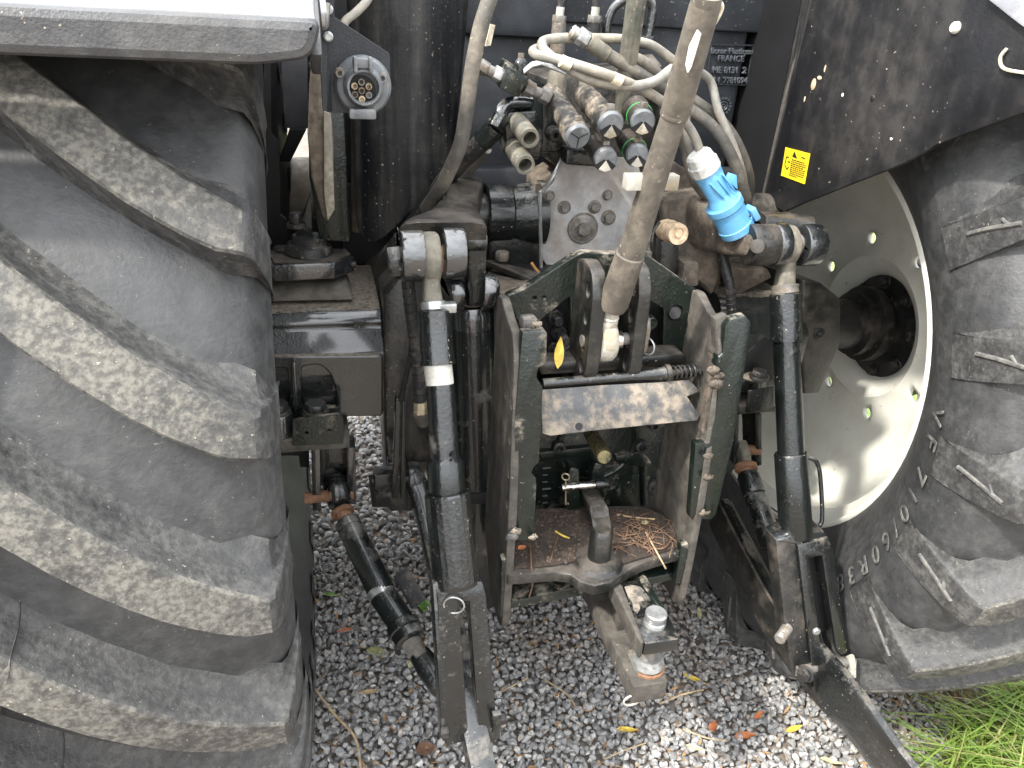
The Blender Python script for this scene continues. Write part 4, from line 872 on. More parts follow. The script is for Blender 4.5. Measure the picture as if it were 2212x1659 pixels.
# hook holder
for x0, x1, y0, y1, Y in ((1233, 1252, 1010, 1150, -.38), (1286, 1306, 1000, 1080, -.36)):
    prism_px('hook_ear', [(x0, y0), (x1, y0+4), (x1+2, y1), (x0-8, y1-10), (x0-8, y0+25)], Y, .03, m_green, hf, bev=.004)
p, q = a(1213, 1053, -.385), a(1285, 1046, -.385); fin('hook_pin', MB().cyl(p, q, rad(p, 9)), m_chrome, hf, bev=.001)
fin('hook_pin_head', MB().cyl(a(1285, 1046, -.385), a(1316, 1044, -.385), rad(p, 11)), m_paint, hf, bev=.001)
fin('spring_clip', MB().torus(a(1222, 1030, -.392), YA+XA*.5, rad(p, 8), .0016, 20, 6, sq=None).tube([a(1222, 1040, -.392), a(1222, 1090, -.39)], .0016, 6), m_brass, hf)
hk = []
def pz_(x, y): return az(x, y, .632)
for x, y, Y, w_, t_ in ((1272, 1062, -.36, 20, .014), (1281, 1080, -.40, 21, .016), (1296, 1108, -.44, 21, .018), (1300, 1140, -.46, 20, .02)):
    c = a(x, y, Y); hk.append(ring(c, XA*rad(c, w_), (ZA*.6+YA*.8)*t_, 20, 5))
fin('retaining_hook', MB().loft(hk), m_pdust, hf, ang=45)
q = pz_(1292, 1214); p = q+ZA*.078; fin('ball_post', MB().lathe(p, q, [(0, rad(p, 18)), (.12, rad(p, 25)), (1, rad(p, 26))], 28), m_pdust, hf)
fin('ball_seat', MB().lathe(q+ZA*.014, q, [(0, rad(p, 30)), (.4, rad(p, 50)), (1, rad(p, 56))], 36), m_pdust, hf)
# lower platform with scalloped front lip, soil lying on it, and the U-shaped foot of the frame
ZP = .632
def pz(x, y): return az(x, y, ZP)
PL = [(1095, 1244), (1200, 1236), (1232, 1240), (1250, 1256), (1285, 1266), (1320, 1258), (1345, 1240), (1372, 1224), (1395, 1214), (1480, 1188), (1466, 1130), (1400, 1090), (1150, 1098), (1108, 1150)]
fin('platform', MB().prism([pz(*q) for q in PL], (0, 0, -.024)), m_pdust, hf, bev=.004)
so_ = [pz(x, y)+ZA*.003 for x, y in [(1105, 1232), (1190, 1226), (1245, 1215), (1250, 1190), (1330, 1190), (1345, 1222), (1462, 1186), (1455, 1130), (1390, 1100), (1160, 1104), (1110, 1165)]]
fin('soil_layer', MB().prism(so_, (0, 0, .003)), m_soil, hf)
fin('base_beam', MB().prism([a(1095, 1318, -.53), a(1275, 1285, -.53), a(1272, 1262, -.53), a(1098, 1302, -.53)], (0, .16, 0)), m_green, hf, bev=.004)
fin('base_beam', MB().prism([a(1360, 1272, -.53), a(1470, 1252, -.53), a(1468, 1236, -.53), a(1360, 1256, -.53)], (0, .16, 0)), m_green, hf, bev=.004)
fin('base_floor', MB().prism([a(1100, 1300, -.52), a(1272, 1262, -.52), a(1340, 1255, -.52), a(1468, 1236, -.52), a(1440, 1180, -.34), a(1110, 1220, -.34)], (0, 0, -.006)), m_pdust, hf)
for pts in ([(1083, 1210), (1100, 1206), (1098, 1316), (1080, 1338)], [(1472, 1180), (1488, 1174), (1490, 1196), (1470, 1262), (1458, 1262)]):
    P = [a(x, y, -.545) for x, y in pts]; fin('corner_post', MB().prism(P, (0, .02, 0)), m_green, hf, bev=.003)
# mud clods stuck on the frame
for x, y, Y, r_ in ((1540, 800, -.53, 12), (1553, 812, -.53, 10), (1548, 830, -.535, 14), (1530, 985, -.55, 9), (1522, 1108, -.55, 9), (1115, 1148, -.55, 10), (1152, 1160, -.55, 8), (1106, 1160, -.552, 12), (1530, 1030, -.55, 10), (1160, 700, -.53, 9)):
    c = a(x, y, Y); o = fin('mud_clod', MB().sphere(c, rad(c, r_), (1.3, .5, .8), 12, 6), m_brown if x > 1500 else m_flap, hf)
    for v in o.data.vertices: v.co += Vector((random.gauss(0, .0012), random.gauss(0, .0012), random.gauss(0, .0012)))

# ------------------------------------------------------------------ drawbar clevis below the frame
db = empty('drawbar', a(1350, 1400, -.62)); tag(db, 'mud-stained drawbar with a clevis pin sticking out under the hitch frame', 'drawbar')
def YD(y): return -.48-.29*(y-1270)/240
D_ = lambda x, y, o=0: a(x, y, YD(y)+o)
ZB, ZJ = .50, .605
B_ = lambda pts, z: [az(x, y, z) for x, y in pts]
fin('bar', MB().prism(B_([(1266, 1262), (1348, 1258), (1380, 1318), (1443, 1470), (1440, 1474), (1372, 1485), (1366, 1480), (1300, 1340)], ZB), (0, 0, -.042)), m_mud, db, bev=.004)
fin('mud_patch', MB().prism(B_([(1346, 1392), (1372, 1386), (1392, 1420), (1378, 1432), (1362, 1426)], ZB+.0005), (0, 0, .0008)), m_flap, db)
fin('clevis_web', MB().prism(B_([(1328, 1258), (1384, 1252), (1392, 1286), (1344, 1298)], ZJ-.027), (0, 0, -.080)), m_mud, db, bev=.003)
fin('clevis_top', MB().prism(B_([(1343, 1264), (1385, 1257), (1438, 1318), (1468, 1376), (1466, 1381), (1396, 1391), (1391, 1388), (1364, 1335)], ZJ), (0, 0, -.028)), m_silver, db, bev=.003)
fin('mud_patch', MB().prism(B_([(1349, 1268), (1366, 1264), (1383, 1268), (1392, 1277), (1386, 1285), (1391, 1298), (1379, 1301), (1383, 1314), (1377, 1326), (1368, 1318), (1366, 1302), (1357, 1290)], ZJ+.0005), (0, 0, .0006)), m_flap, db)
fin('clevis_rib', MB().prism(B_([(1318, 1258), (1325, 1249), (1334, 1250), (1345, 1266), (1392, 1386), (1384, 1391), (1336, 1290)], ZJ+.005), (0, 0, -.037)), m_mud, db, bev=.003)
fin('clevis_rib', MB().prism(B_([(1380, 1246), (1388, 1239), (1397, 1245), (1438, 1318), (1430, 1322), (1384, 1260)], ZJ+.005), (0, 0, -.036)), m_green, db, bev=.003)
pt = az(1414, 1346, ZJ); u = rad(pt, 1.)
fin('pin_head', MB().lathe(pt-ZA*.001, pt+ZA*.026, [(0, 24*u), (.3, 24*u), (.38, 22*u), (.46, 23.5*u), (.92, 23.5*u), (1, 21*u)], 32), m_zinc, db)
pb = Vector((pt.x, pt.y, ZB))
fin('pin_shank', MB().cyl(pt-ZA*.02, pb, 17*u, n=28), m_bolt, db)
fin('bush', MB().lathe(pb+ZA*.027, pb, [(0, 20*u), (0, 28*u), (.25, 30*u), (.3, 35*u), (.62, 37*u), (.66, 33*u), (1, 32*u)], 36), m_zinc, db)
fin('rust_stain', MB().torus(pb+ZA*.002, ZA, 36*u, .004, 28, 6, 2.2, 4.6), m_rust, db)
fin('safety_ring', MB().torus(az(1366, 1512, .458), YA+ZA*.2, 20*u, 2.6*u, 28, 8), m_pale, db)

# ------------------------------------------------------------------ top link, pinned between the cheeks and leaning back
def YT(y): return -.45-.19*(735-y)/735
T_ = lambda x, y: a(x, y, YT(y))
tl = empty('top_link', T_(1307, 735)); tag(tl, 'long dusty top link tube with a hooked wire at its open upper end, leaning back', 'top link')
seg('upper_sleeve', (1524, 8), (1457, 247), [(0, 33), (.04, 34), (.9, 33), (.97, 31), (1, 30)], m_toplink, tl, T_)
p = T_(1524, 8); d = (T_(1524, 8)-T_(1457, 247)).normalized()
fin('open_end', MB().lathe(p-d*.001, p+d*.012, [(0, rad(p, 33)), (1, rad(p, 33)), (1, rad(p, 25)), (-.0, rad(p, 25)), (-2, rad(p, 24)), (-2, .001)], 32, caps=False), m_toplink, tl, ang=30)
seg('tube', (1458, 244), (1361, 553), [(0, 28), (.5, 28.5), (1, 29)], m_toplink, tl, T_)
seg('lower_sleeve', (1362, 548), (1322, 664), [(0, 29), (.02, 32), (.9, 33), (1, 29)], m_toplink, tl, T_)
seg('weld_ring', (1459, 240), (1456, 250), [(0, 31), (.5, 32), (1, 31)], m_toplink, tl, T_)
seg('neck', (1325, 655), (1312, 706), [(0, 21), (.3, 20), (.5, 18), (.55, 20), (.6, 18), (.96, 18), (.97, 21), (1, 21)], m_pale, tl, T_)
c = T_(1306, 734); u = rad(c, 1.2); dd = (T_(1312, 700)-c).normalized()
fin('ball_eye', MB().torus(c, XA, 27*u, 1, 36, 16, sq=(12*u, 15*u)).bar([c+dd*30*u, c+dd*45*u], XA, 17*u, 15*u, 3), m_pale, tl, ang=45)
fin('ball', MB().cyl(c-XA*34*u, c+XA*30*u, 19*u, n=28).sphere(c, 22*u), m_chrome, tl, bev=.001)
fin('link_pin', MB().cyl(c-XA*44*u, c+XA*76*u, 11*u), m_bolt, tl)
hp = c+XA*76*u+ZA*8*u; fin('pin_handle', MB().bar([hp-ZA*.03, hp+ZA*.012, hp+ZA*.03], XA, .006, [.012, .015, .008], 4), m_bolt, tl, ang=45)
fin('pin_clip', MB().torus(hp-ZA*.02+XA*.004-YA*.01, XA+YA*.6, .016, .0016, 20, 6), m_zinc, tl)
cb = MB(); q0, q1 = T_(1352, 394), T_(1464, 394); cb.box((q0+q1)/2+YA*.005, ((q1-q0).length/2, .011, rad(q0, 17)), q1-q0, YA); fin('turning_bar', cb, m_pale, tl, bev=.002)
fin('wire_hook', MB().tube(catmull([T_(1512, -2), T_(1540, 2), T_(1557, 8), T_(1558, 22), T_(1540, 55), T_(1512, 84), T_(1509, 82)], 8), rad(p, 5), 8), m_tape, tl)
fp = [T_(1484, 62)-YA*.033, T_(1490, 70)-YA*.034, T_(1478, 110)-YA*.035, T_(1470, 140)-YA*.034, T_(1464, 152)-YA*.033, T_(1462, 135)-YA*.03, T_(1470, 95)-YA*.03]
fin('peeled_paint', MB().prism([q+XA*0 for q in fp], (0, .004, 0)), m_white, tl)

# ------------------------------------------------------------------ hydraulic couplers and valve block
hb = empty('coupler_block', a(1270, 330, -.15), T)
def seg2(name, q0, q1, pr, mat, par=hb, n=28, ang=30): p, q = a(*q0), a(*q1); return fin(name, MB().lathe(p, q, [(t, rad(p.lerp(q, t), r_)) for t, r_ in pr], n), mat, par, ang=ang)
fin('manifold', MB().prism([a(x, y, -.12) for x, y in [(1180, 170), (1420, 150), (1430, 340), (1200, 360), (1170, 300)]], (0, .2, 0)), m_pdust, hb, bev=.006)
prism_px('lower_block', [(1225, 322), (1300, 330), (1300, 362), (1222, 356)], -.17, .08, m_paint, hb, bev=.004)
prism_px('side_block', [(1175, 180), (1215, 200), (1215, 330), (1170, 330)], -.14, .1, m_paint, hb, bev=.004)
P = a(1193, 288, -.145); fin('port_plug', MB().lathe(P, P-YA*.025, [(0, rad(P, 17)), (.8, rad(P, 16)), (1, rad(P, 12)), (1, rad(P, 6)), (.3, rad(P, 5))], 20), m_dbolt, hb)
# twin threaded ports on the left
lb = prism_px('port_block', [(1096, 242), (1160, 238), (1176, 300), (1168, 345), (1098, 342), (1090, 270)], -.22, .07, m_paint, hb, bev=.006)
for q0, q1 in (((1116, 262, -.22), (1145, 299, -.31)), ((1108, 318, -.22), (1135, 357, -.31))):
    p, q = a(*q0), a(*q1); pr = []
    for i in range(9): pr += [(.25+i*.075, rad(p, 19)), (.27+i*.075, rad(p, 21)), (.30+i*.075, rad(p, 21))]
    pr = [(0, rad(p, 20)), (.22, rad(p, 20))]+pr+[(1, rad(p, 20)), (1, rad(p, 14)), (.6, rad(p, 13)), (.6, .001)]
    fin('threaded_port', MB().lathe(p, q, pr, 28, caps=False), m_post, lb, ang=30)
fin('elbow', MB().tube(catmull([a(1146, 222, -.2), a(1110, 222, -.21), a(1090, 228, -.22), a(1080, 245, -.23), a(1084, 262, -.23)], 6), rad(a(1100, 222, -.2), 14), 14), m_wet, hb)
for x0, x1, r_ in ((1112, 1124, 17), (1130, 1146, 15)): fin('union_nut', MB().cyl(a(x0, 221, -.2), a(x1, 221, -.2), U(x0, 221, -.2, r_), n=6), m_paint, hb, bev=.001)
fin('elbow_nut', MB().cyl(a(1084, 250, -.23), a(1068, 278, -.24), U(1080, 250, -.23, 18), n=6), m_paint, hb, bev=.001)
# stop valve with its lever
sv = empty('stop_valve', a(1108, 175, -.22), T)
fin('valve_body', MB().prism([a(1097, 142, -.24), a(1142, 168, -.24), a(1122, 212, -.24), a(1078, 192, -.24)], (0, .05, .01)), m_green, sv, bev=.003)
P = a(1124, 152, -.225); fin('valve_cap', MB().lathe(P-ZA*.01, P+ZA*.02, [(0, rad(P, 16)), (.6, rad(P, 17)), (.8, rad(P, 15)), (1, rad(P, 8))], 20), m_paint, sv)
fin('cap_nut', MB().cyl(P+ZA*.018, P+ZA*.028, rad(P, 7), n=6), m_bolt, sv)
fin('lever', MB().bar([a(1132, 154, -.24), a(1150, 140, -.25), a(1170, 135, -.255), a(1195, 145, -.26), a(1222, 156, -.26)], YA+ZA*.7, .006, .002, 8), m_zinc, sv)
for q0, q1, r_, n_, mt in (((1035, 140, -.22), (1053, 152, -.22), 16, 6, m_bolt), ((1053, 151, -.22), (1066, 158, -.22), 13, 20, m_bolt), ((1066, 156, -.22), (1088, 168, -.22), 17, 6, m_zinc), ((1134, 186, -.22), (1152, 197, -.22), 17, 6, m_bolt), ((1150, 196, -.22), (1170, 204, -.22), 12, 20, m_bolt), ((1168, 202, -.22), (1186, 212, -.22), 18, 6, m_bolt)):
    p, q = a(*q0), a(*q1); fin('valve_nut' if n_ == 6 else 'nipple', MB().cyl(p, q, rad(p, r_), n=n_), mt, sv, bev=.001)
# five capped quick couplers
def coupler(q0, q1, r0, r1, mat, notch, seal=False, face=m_socket):
    p, q = a(*q0), a(*q1); d = (q-p); L = d.length; dn = d.normalized(); r = rad(q, r1); ra = rad(p, r0)
    g_ = fin('coupler', MB().lathe(p, q, [(0, ra), (.25, ra), (.27, ra*1.08), (.5, ra*1.02), (.52, ra*1.1), (.6, r*.92), (.78, r*.95), (.8, r*1.06), (.99, r*1.06), (1, r*.98)], 32), mat, hb, ang=30)
    if seal: fin('seal_ring', MB().torus(p.lerp(q, .79), d, r*1.06, r*.05, 36, 6), m_lime, g_)
    fin('cap', MB().lathe(q-dn*.004, q+dn*.008, [(0, r*1.0), (.6, r*.99), (.9, r*.9), (1, r*.86)], 32), face, g_, ang=30)
    u, v = frame(d); c = q+dn*.008
    dwn = (-ZA-dn*(-ZA).dot(dn)).normalized(); sid = dn.cross(dwn)
    if notch:
        fin('cap_flap', MB().prism([c, c+dwn*r*.74+sid*r*.5, c+dwn*r*.92, c+dwn*r*.74-sid*r*.5], dn*.003), m_pale if notch == 1 else m_socket, g_)
        fin('cap_slot', MB().prism([c+dn*.0005, c+sid*r*.16-dwn*r*.1+dn*.0005, c+sid*r*.9+dwn*r*.42+dn*.0005, c+dwn*r*.8+sid*r*.62+dn*.0005], dn*.0006), m_dark, g_)
        fin('cap_slot', MB().prism([c+dn*.0005, c-sid*r*.16-dwn*r*.1+dn*.0005, c-sid*r*.9+dwn*r*.42+dn*.0005, c+dwn*r*.8-sid*r*.62+dn*.0005], dn*.0006), m_dark, g_)
    else:
        for t in (90, 210, 330):
            dd_ = dwn*math.cos(R(t-90))+sid*math.sin(R(t-90)); fin('cap_seam', MB().bar([c+dn*.0004, c+dd_*r*.8+dn*.0004], dn, .0008, .0007), m_dark, g_)
    fin('latch_lug', MB().box(q-dn*.012-dwn*r*1.08, (.006, .006, .006)), m_bolt, g_, bev=.001)
    return g_
m_mott = M('mottled_dusty_sleeve', (.032, .032, .031), .42, dust=(.27, .225, .17), dust2=(.14, .115, .088), amt=.4, scale=24, bump=.4, soft=.12, speck=.3)
coupler((1190, 200, -.17), (1247, 293, -.33), 22, 28, m_mott, 0)
coupler((1262, 205, -.17), (1318, 268, -.33), 24, 29, m_mott, 1)
coupler((1360, 210, -.17), (1388, 262, -.32), 25, 27, m_pdust, 1, True)
coupler((1275, 290, -.19), (1307, 343, -.32), 25, 26, m_pdust, 1)
coupler((1352, 292, -.19), (1376, 335, -.31), 24, 25, m_pdust, 1, True)
# tops: studs, hoses and fittings standing on the block
for x, y, r_ in ((1203, 178, 21), (1268, 190, 18)):
    P = a(x, y, -.17); fin('valve_top', MB().lathe(P-ZA*.03, P+ZA*.02, [(0, rad(P, r_)), (.9, rad(P, r_)), (1, rad(P, r_*.86))], 28), m_post, hb)
for x, yb in ((1206, 118), (1282, 98)):
    o = seg2('hose_fitting', (x-3, yb, -.12), (x+2, 48, -.12), [(0, 15), (.1, 16), (1, 15)], m_bolt if x < 1250 else m_dbolt, hb, ang=30)
    fin('fitting_nut', MB().cyl(a(x+1, 50, -.12), a(x+3, 33, -.12), U(x, 40, -.12, 16), n=6), m_bolt, o, bev=.001)
    seg2('ferrule', (x+3, 34, -.12), (x+5, 15, -.12), [(0, 9), (1, 9)], m_pale, o)
    seg2('steel_pipe', (x+4, 18, -.12), (x+10, -60, -.12), [(0, 7.5), (1, 7.5)], m_hose, o)
for pts in ([(1309, 95, -.1), (1311, 55, -.1), (1322, 22, -.1), (1340, 4, -.1), (1370, -12, -.1)], [(1400, 82, -.1), (1407, 45, -.1), (1410, 15, -.1), (1398, -4, -.1), (1375, -14, -.1)]):
    fin('bent_pipe', MB().tube(catmull([a(*q) for q in pts], 8), U(1310, 50, -.1, 10), 14), m_wet, hb)
fin('pipe_nut', MB().cyl(a(1399, 78, -.1), a(1396, 106, -.1), U(1398, 90, -.1, 17), n=6), m_pdust, hb, bev=.001)
fin('clamp_plate', MB().prism([a(1384, 118, -.12), a(1410, 116, -.12), a(1432, 142, -.15), a(1420, 152, -.16), a(1375, 140, -.15)], (0, .03, -.01)), m_pdust, hb, bev=.003)
# dusty hose with chrome swivel
sw = seg2('swivel', (1232, 66, -.25), (1247, 74, -.25), [(0, 10), (.3, 15), (1, 13)], m_chrome)
fin('swivel_nut', MB().cyl(a(1248, 74, -.25), a(1268, 88, -.25), U(1258, 80, -.25, 19), n=6), m_zinc, hb, bev=.001)
seg2('crimp_sleeve', (1270, 88, -.25), (1312, 120, -.25), [(0, 15), (.05, 17), (.95, 17), (1, 15)], m_post)
fin('dusty_hose', MB().tube(catmull([a(1310, 117, -.25), a(1345, 138, -.25), a(1400, 172, -.24), a(1450, 205, -.2), a(1480, 240, -.15)], 8), U(1340, 130, -.25, 14), 12), m_dhose, hb)
fin('dusty_hose', MB().tube(catmull([a(1340, 120, -.15), a(1385, 132, -.16), a(1430, 170, -.16), a(1470, 215, -.15)], 8), U(1400, 150, -.16, 13), 12), m_dhose, hb)
# stay rod rising in front of the tank
o = seg2('stay_rod', (1384, -60, -.28), (1338, 258, -.22), [(0, 23), (.55, 20), (.9, 15), (1, 12)], m_post, T, n=12, ang=20)
# long hose on the far left and the one that feeds the couplers
lh = fin('supply_hose', MB().tube(catmull([a(1072, -40, -.3), a(1050, 20, -.3), a(1033, 80, -.3), a(1018, 160, -.3), a(1008, 240, -.29), a(995, 310, -.28), a(978, 352, -.26), a(955, 400, -.22), a(920, 450, -.15)], 8), [U(1020, 150, -.3, 17)]*65, 14), m_dhose, T)
fin('tape_wrap', MB().prism([a(1062, 52, -.285), a(1070, 54, -.285), a(1060, 98, -.285), a(1050, 100, -.285)], (0, .012, 0)), m_tape, lh)
fin('tape_wrap', MB().prism([a(1036, 106, -.285), a(1044, 114, -.285), a(1038, 132, -.285), a(1030, 140, -.285)], (0, .012, 0)), m_tape, lh)
fh = fin('feed_hose', MB().tube(catmull([a(1075, 268, -.22), a(1040, 308, -.2), a(1000, 345, -.16), a(965, 385, -.1), a(925, 440, -.06), a(880, 500, -.02), a(830, 560, .02)], 8), U(1030, 310, -.2, 21), 14), m_hose, T)
fin('hose_end', MB().lathe(a(1086, 258, -.23), a(1040, 308, -.21), [(0, U(1080, 260, -.2, 15)), (.3, U(1080, 260, -.2, 17)), (.32, U(1080, 260, -.2, 23)), (.9, U(1080, 260, -.2, 24)), (1, U(1080, 260, -.2, 21))], 24), m_paint, fh)
fin('second_hose', MB().tube(catmull([a(1050, 320, -.12), a(1000, 380, -.06), a(950, 425, -.03), a(905, 490, .0), a(850, 580, .02)], 8), U(1000, 380, -.06, 13), 12), m_dhose, T)

# ------------------------------------------------------------------ coiled grey cable with its blue plug: it only hangs there, so it is a thing of its own
pl = empty('plug', a(1560, 430, -.3)); tag(pl, 'sky blue industrial plug with a light grey collar dangling on a coiled grey cable', 'plug')
cr_ = U(1300, 160, -.36, 11)
loopA = [(1452, 148, -.34), (1411, 177, -.37), (1354, 186, -.385), (1277, 172, -.385), (1221, 143, -.37), (1183, 116, -.34), (1171, 98, -.3), (1180, 87, -.27), (1227, 82, -.24), (1300, 83, -.22), (1345, 85, -.22), (1400, 95, -.22), (1430, 112, -.22), (1462, 135, -.22), (1530, 170, -.18), (1552, 240, -.19), (1578, 300, -.2), (1602, 370, -.2), (1612, 440, -.17)]
loopB = [(1478, 262, -.28), (1440, 226, -.33), (1400, 200, -.36), (1344, 174, -.39), (1284, 153, -.395), (1230, 136, -.38), (1194, 126, -.36), (1160, 119, -.33), (1152, 110, -.3), (1166, 104, -.28)]
feed = [(1440, 226, -.33), (1478, 262, -.3), (1500, 295, -.29), (1515, 335, -.29)]
cbm = MB()
for L_i in (loopA, loopB[1:], feed): cbm.tube(catmull([a(*q) for q in L_i], 10), cr_, 12)
fin('cable', cbm, m_cable, pl, ang=60)
for x, y, Y in ((1222, 135, -.383), (1332, 171, -.393)):
    p = a(x, y, Y); fin('tape_band', MB().cyl(p-XA*.008-ZA*.0015+ZA*.004, p+XA*.008-ZA*.0035, cr_*1.14, n=20), m_tape, pl)
PX = lambda x, y: a(x, y, -.3)
p0, p1 = PX(1509, 336), PX(1594, 498); dP = (p1-p0); u = rad(p0, 1.); Lp = dP.length
at_t = lambda t: p0+dP*t
fin('collar', MB().lathe(at_t(-.03), at_t(.2), [(0, 22*u), (.1, 28*u), (.45, 31*u), (.5, 34*u), (.95, 34*u), (1, 31*u)], 12), m_lgrey, pl, ang=25)
fin('body', MB().lathe(at_t(.19), at_t(.62), [(0, 30*u), (.05, 31*u), (.7, 27*u), (.8, 29*u), (1, 36*u)], 36), m_blue, pl, ang=30)
fin('flange_ring', MB().lathe(at_t(.6), at_t(.70), [(0, 38*u), (.1, 42*u), (.8, 42*u), (1, 39*u)], 36), m_blue, pl, ang=30)
fin('socket_head', MB().lathe(at_t(.69), at_t(1.0), [(0, 38*u), (.7, 39*u), (.72, 41*u), (.97, 40*u), (1, 37*u)], 36), m_blue, pl, ang=30)
dn = dP.normalized(); sd = dn.cross(YA).normalized(); sd = sd if sd.x > 0 else -sd
fin('lid_hinge', MB().box(at_t(.9)+sd*44*u-YA*.008, (7*u, 16*u, 18*u), sd, dn), m_blue, pl, bev=.002)
fin('lid_latch', MB().prism([at_t(.4)+sd*26*u-YA*.01, at_t(.36)+sd*40*u-YA*.01, at_t(.42)+sd*50*u-YA*.01, at_t(.56)+sd*38*u-YA*.01], (0, .012, 0)), m_blue, pl, bev=.001)
for s_ in (-.5, .1, .6): fin('grip_fin', MB().bar([at_t(.27)+sd*s_*30*u-YA*28*u, at_t(.5)+sd*(s_+.35)*26*u-YA*27*u], YA, .004, .0016), m_blue, pl, bev=.0006)
for k in range(3): fin('lid_rivet', MB().sphere(at_t(.86+.05*k)+sd*(30-10*k)*u-YA*30*u, 3*u, n=8, m=5), m_ink, pl)
# the thick hoses bowing down behind the plug
for pts, px in (([(1377, 130, -.12), (1430, 170, -.14), (1494, 213, -.16), (1561, 265, -.17), (1600, 327, -.17), (1619, 394, -.15), (1612, 450, -.1)], 12), ([(1400, 175, -.15), (1487, 234, -.2), (1544, 280, -.21), (1583, 344, -.21), (1610, 425, -.19), (1612, 470, -.14)], 13), ([(1474, 240, -.2), (1477, 311, -.2), (1500, 388, -.19), (1530, 430, -.16), (1560, 470, -.1)], 11), ([(1482, 250, -.22), (1484, 300, -.23), (1500, 360, -.23), (1520, 410, -.22)], 9)):
    fin('bowed_hose', MB().tube(catmull([a(*q) for q in pts], 10), U(1550, 300, -.18, px), 12), m_dhose, T)

# ------------------------------------------------------------------ right lift arm
ra = empty('lift_arm', a(1560, 500, -.2), T)
rg_ = []
for x, y, Y, hx, hz in ((1450, 445, -.0, 40, .06), (1490, 462, -.1, 42, .06), (1545, 498, -.2, 46, .05), (1600, 520, -.28, 44, .034), (1640, 528, -.33, 40, .03)):
    c = a(x, y, Y); rg_.append(ring(c, (XA*.8+YA*.5).normalized()*rad(c, hx), (ZA*.9-YA*.4)*hz, 28, 4.5))
fin('arm_casting', MB().loft(rg_), m_brown, ra, ang=45)
fin('arm_web', MB().prism([a(1430, 430, -.14), a(1500, 420, -.14), a(1545, 460, -.18), (a(1562, 520, -.2)), a(1555, 600, -.2), a(1540, 640, -.2), a(1500, 600, -.19), a(1440, 560, -.15)], (0, .06, 0)), m_brown, ra, bev=.008)
EYR = -.33
ear(1610, 1672, 528, 46, EYR, 'clevis_ear', ra, m_pdust, .1); ear(1664, 1690, 528, 48, EYR, 'clevis_ear', ra, m_wet, .1); ear(1724, 1764, 528, 46, EYR, 'clevis_ear', ra, m_wet, .1)
fin('bridge', MB().bar([a(1640, 490, -.26), a(1700, 492, -.27), a(1750, 500, -.29)], ZA, .028, .03, 5), m_pdust, ra)
pr0, pr1 = a(1640, 530, EYR), a(1762, 528, EYR); fin('pin', MB().cyl(pr0, pr1, U(1700, 528, EYR, 24)), m_bolt, ra)
fin('pin_end', MB().cyl(a(1636, 532, EYR-.045), a(1640, 532, EYR-.03), U(1640, 530, EYR, 15), n=20), m_mud, ra, bev=.001)
bolt(pr1, XA, U(1762, 528, EYR, 32), .013, m_paint, ra, name='pin_nut')
fin('arm_link', MB().tube(catmull([a(1655, 472, -.2), a(1690, 470, -.2), a(1735, 486, -.22), a(1752, 500, -.25)], 8), U(1700, 470, -.2, 6), 10), m_wet, ra)
# cream spool knob and the upright it sits on
P0, P1 = a(1432, 494, -.2), a(1466, 506, -.27); u = rad(P1, 1.)
fin('spool_knob', MB().lathe(P0, P1, [(0, 20*u), (.2, 24*u), (.3, 21*u), (.45, 25*u), (.55, 22*u), (.8, 24*u), (1, 23*u), (1, 14*u), (.94, 12*u), (.94, 8*u), (1, 7*u)], 28), m_spool, T, ang=35)
prism_px('upright', [(1428, 520), (1468, 520), (1462, 625), (1424, 625)], -.22, .03, m_pdust, T, bev=.003)
prism_px('stub_block', [(1478, 568, ), (1512, 566), (1512, 620), (1470, 622)], -.24, .05, m_brown, T, bev=.008)
seg2('sensor_rod', (1404, 520, -.25), (1398, 560, -.25), [(0, 6), (.5, 6), (.55, 9), (1, 9)], m_bolt, T)
seg2('sensor_rod', (1405, 500, -.25), (1402, 540, -.25), [(0, 3), (1, 3)], m_pale, T)
fin('lead', MB().tube(catmull([a(1425, 480, -.24), a(1412, 500, -.25), a(1408, 530, -.26), a(1418, 560, -.24), a(1424, 600, -.22)], 8), .003, 8), m_hose, T)
spiral('lift_hose', [a(1560, 545, -.22), a(1570, 590, -.24), a(1578, 630, -.25), a(1582, 700, -.24)], 11, m_hose, T)
# ------------------------------------------------------------------ right lift rod
def YR_(y): return -.33-.30*(y-545)/885
Q_ = lambda x, y: a(x, y, YR_(y))
rr_ = empty('lift_rod', Q_(1745, 1470)); tag(rr_, 'right black lift rod with a bent wire handle in front of the cream wheel rim', 'lift rod', 'lift rods of the rear linkage')
c = Q_(1698, 530); u = rad(c, 1.)
fin('rod_eye', MB().torus(c, XA, 32*u, 1, 32, 14, sq=(12*u, 13*u)).bar([Q_(1699, 560), Q_(1698, 585), Q_(1694, 622)], XA, [14*u, 17*u, 22*u], [.02, .017, .016], 4), m_post, rr_, ang=45)
fin('ball', MB().sphere(c+XA*10*u, 27*u), m_ball, rr_)
seg('clamp', (1695, 615), (1696, 634), [(0, 27), (.1, 30), (.5, 28), (.9, 30), (1, 27)], m_bolt, rr_, Q_)
seg('dust_sleeve', (1696, 631), (1698, 737), [(0, 28), (.05, 33), (.9, 34), (1, 34)], m_silver, rr_, Q_)
seg('rod_tube', (1698, 735), (1710, 1000), [(0, 27), (.1, 28), (1, 28.5)], m_paint, rr_, Q_)
seg('lower_sleeve', (1708, 978), (1720, 1158), [(0, 33), (.02, 35), (.98, 35), (1, 33)], m_paint, rr_, Q_)
fin('wire_handle', MB().tube(catmull([Q_(1736, 990), Q_(1752, 990), Q_(1765, 1000), Q_(1772, 1030), Q_(1776, 1110), Q_(1770, 1136), Q_(1750, 1134), Q_(1742, 1128)], 8), rad(c, 5), 10), m_paint, rr_)
fin('weld_bead', MB().sphere(Q_(1736, 992), rad(c, 7)), m_zinc, rr_)
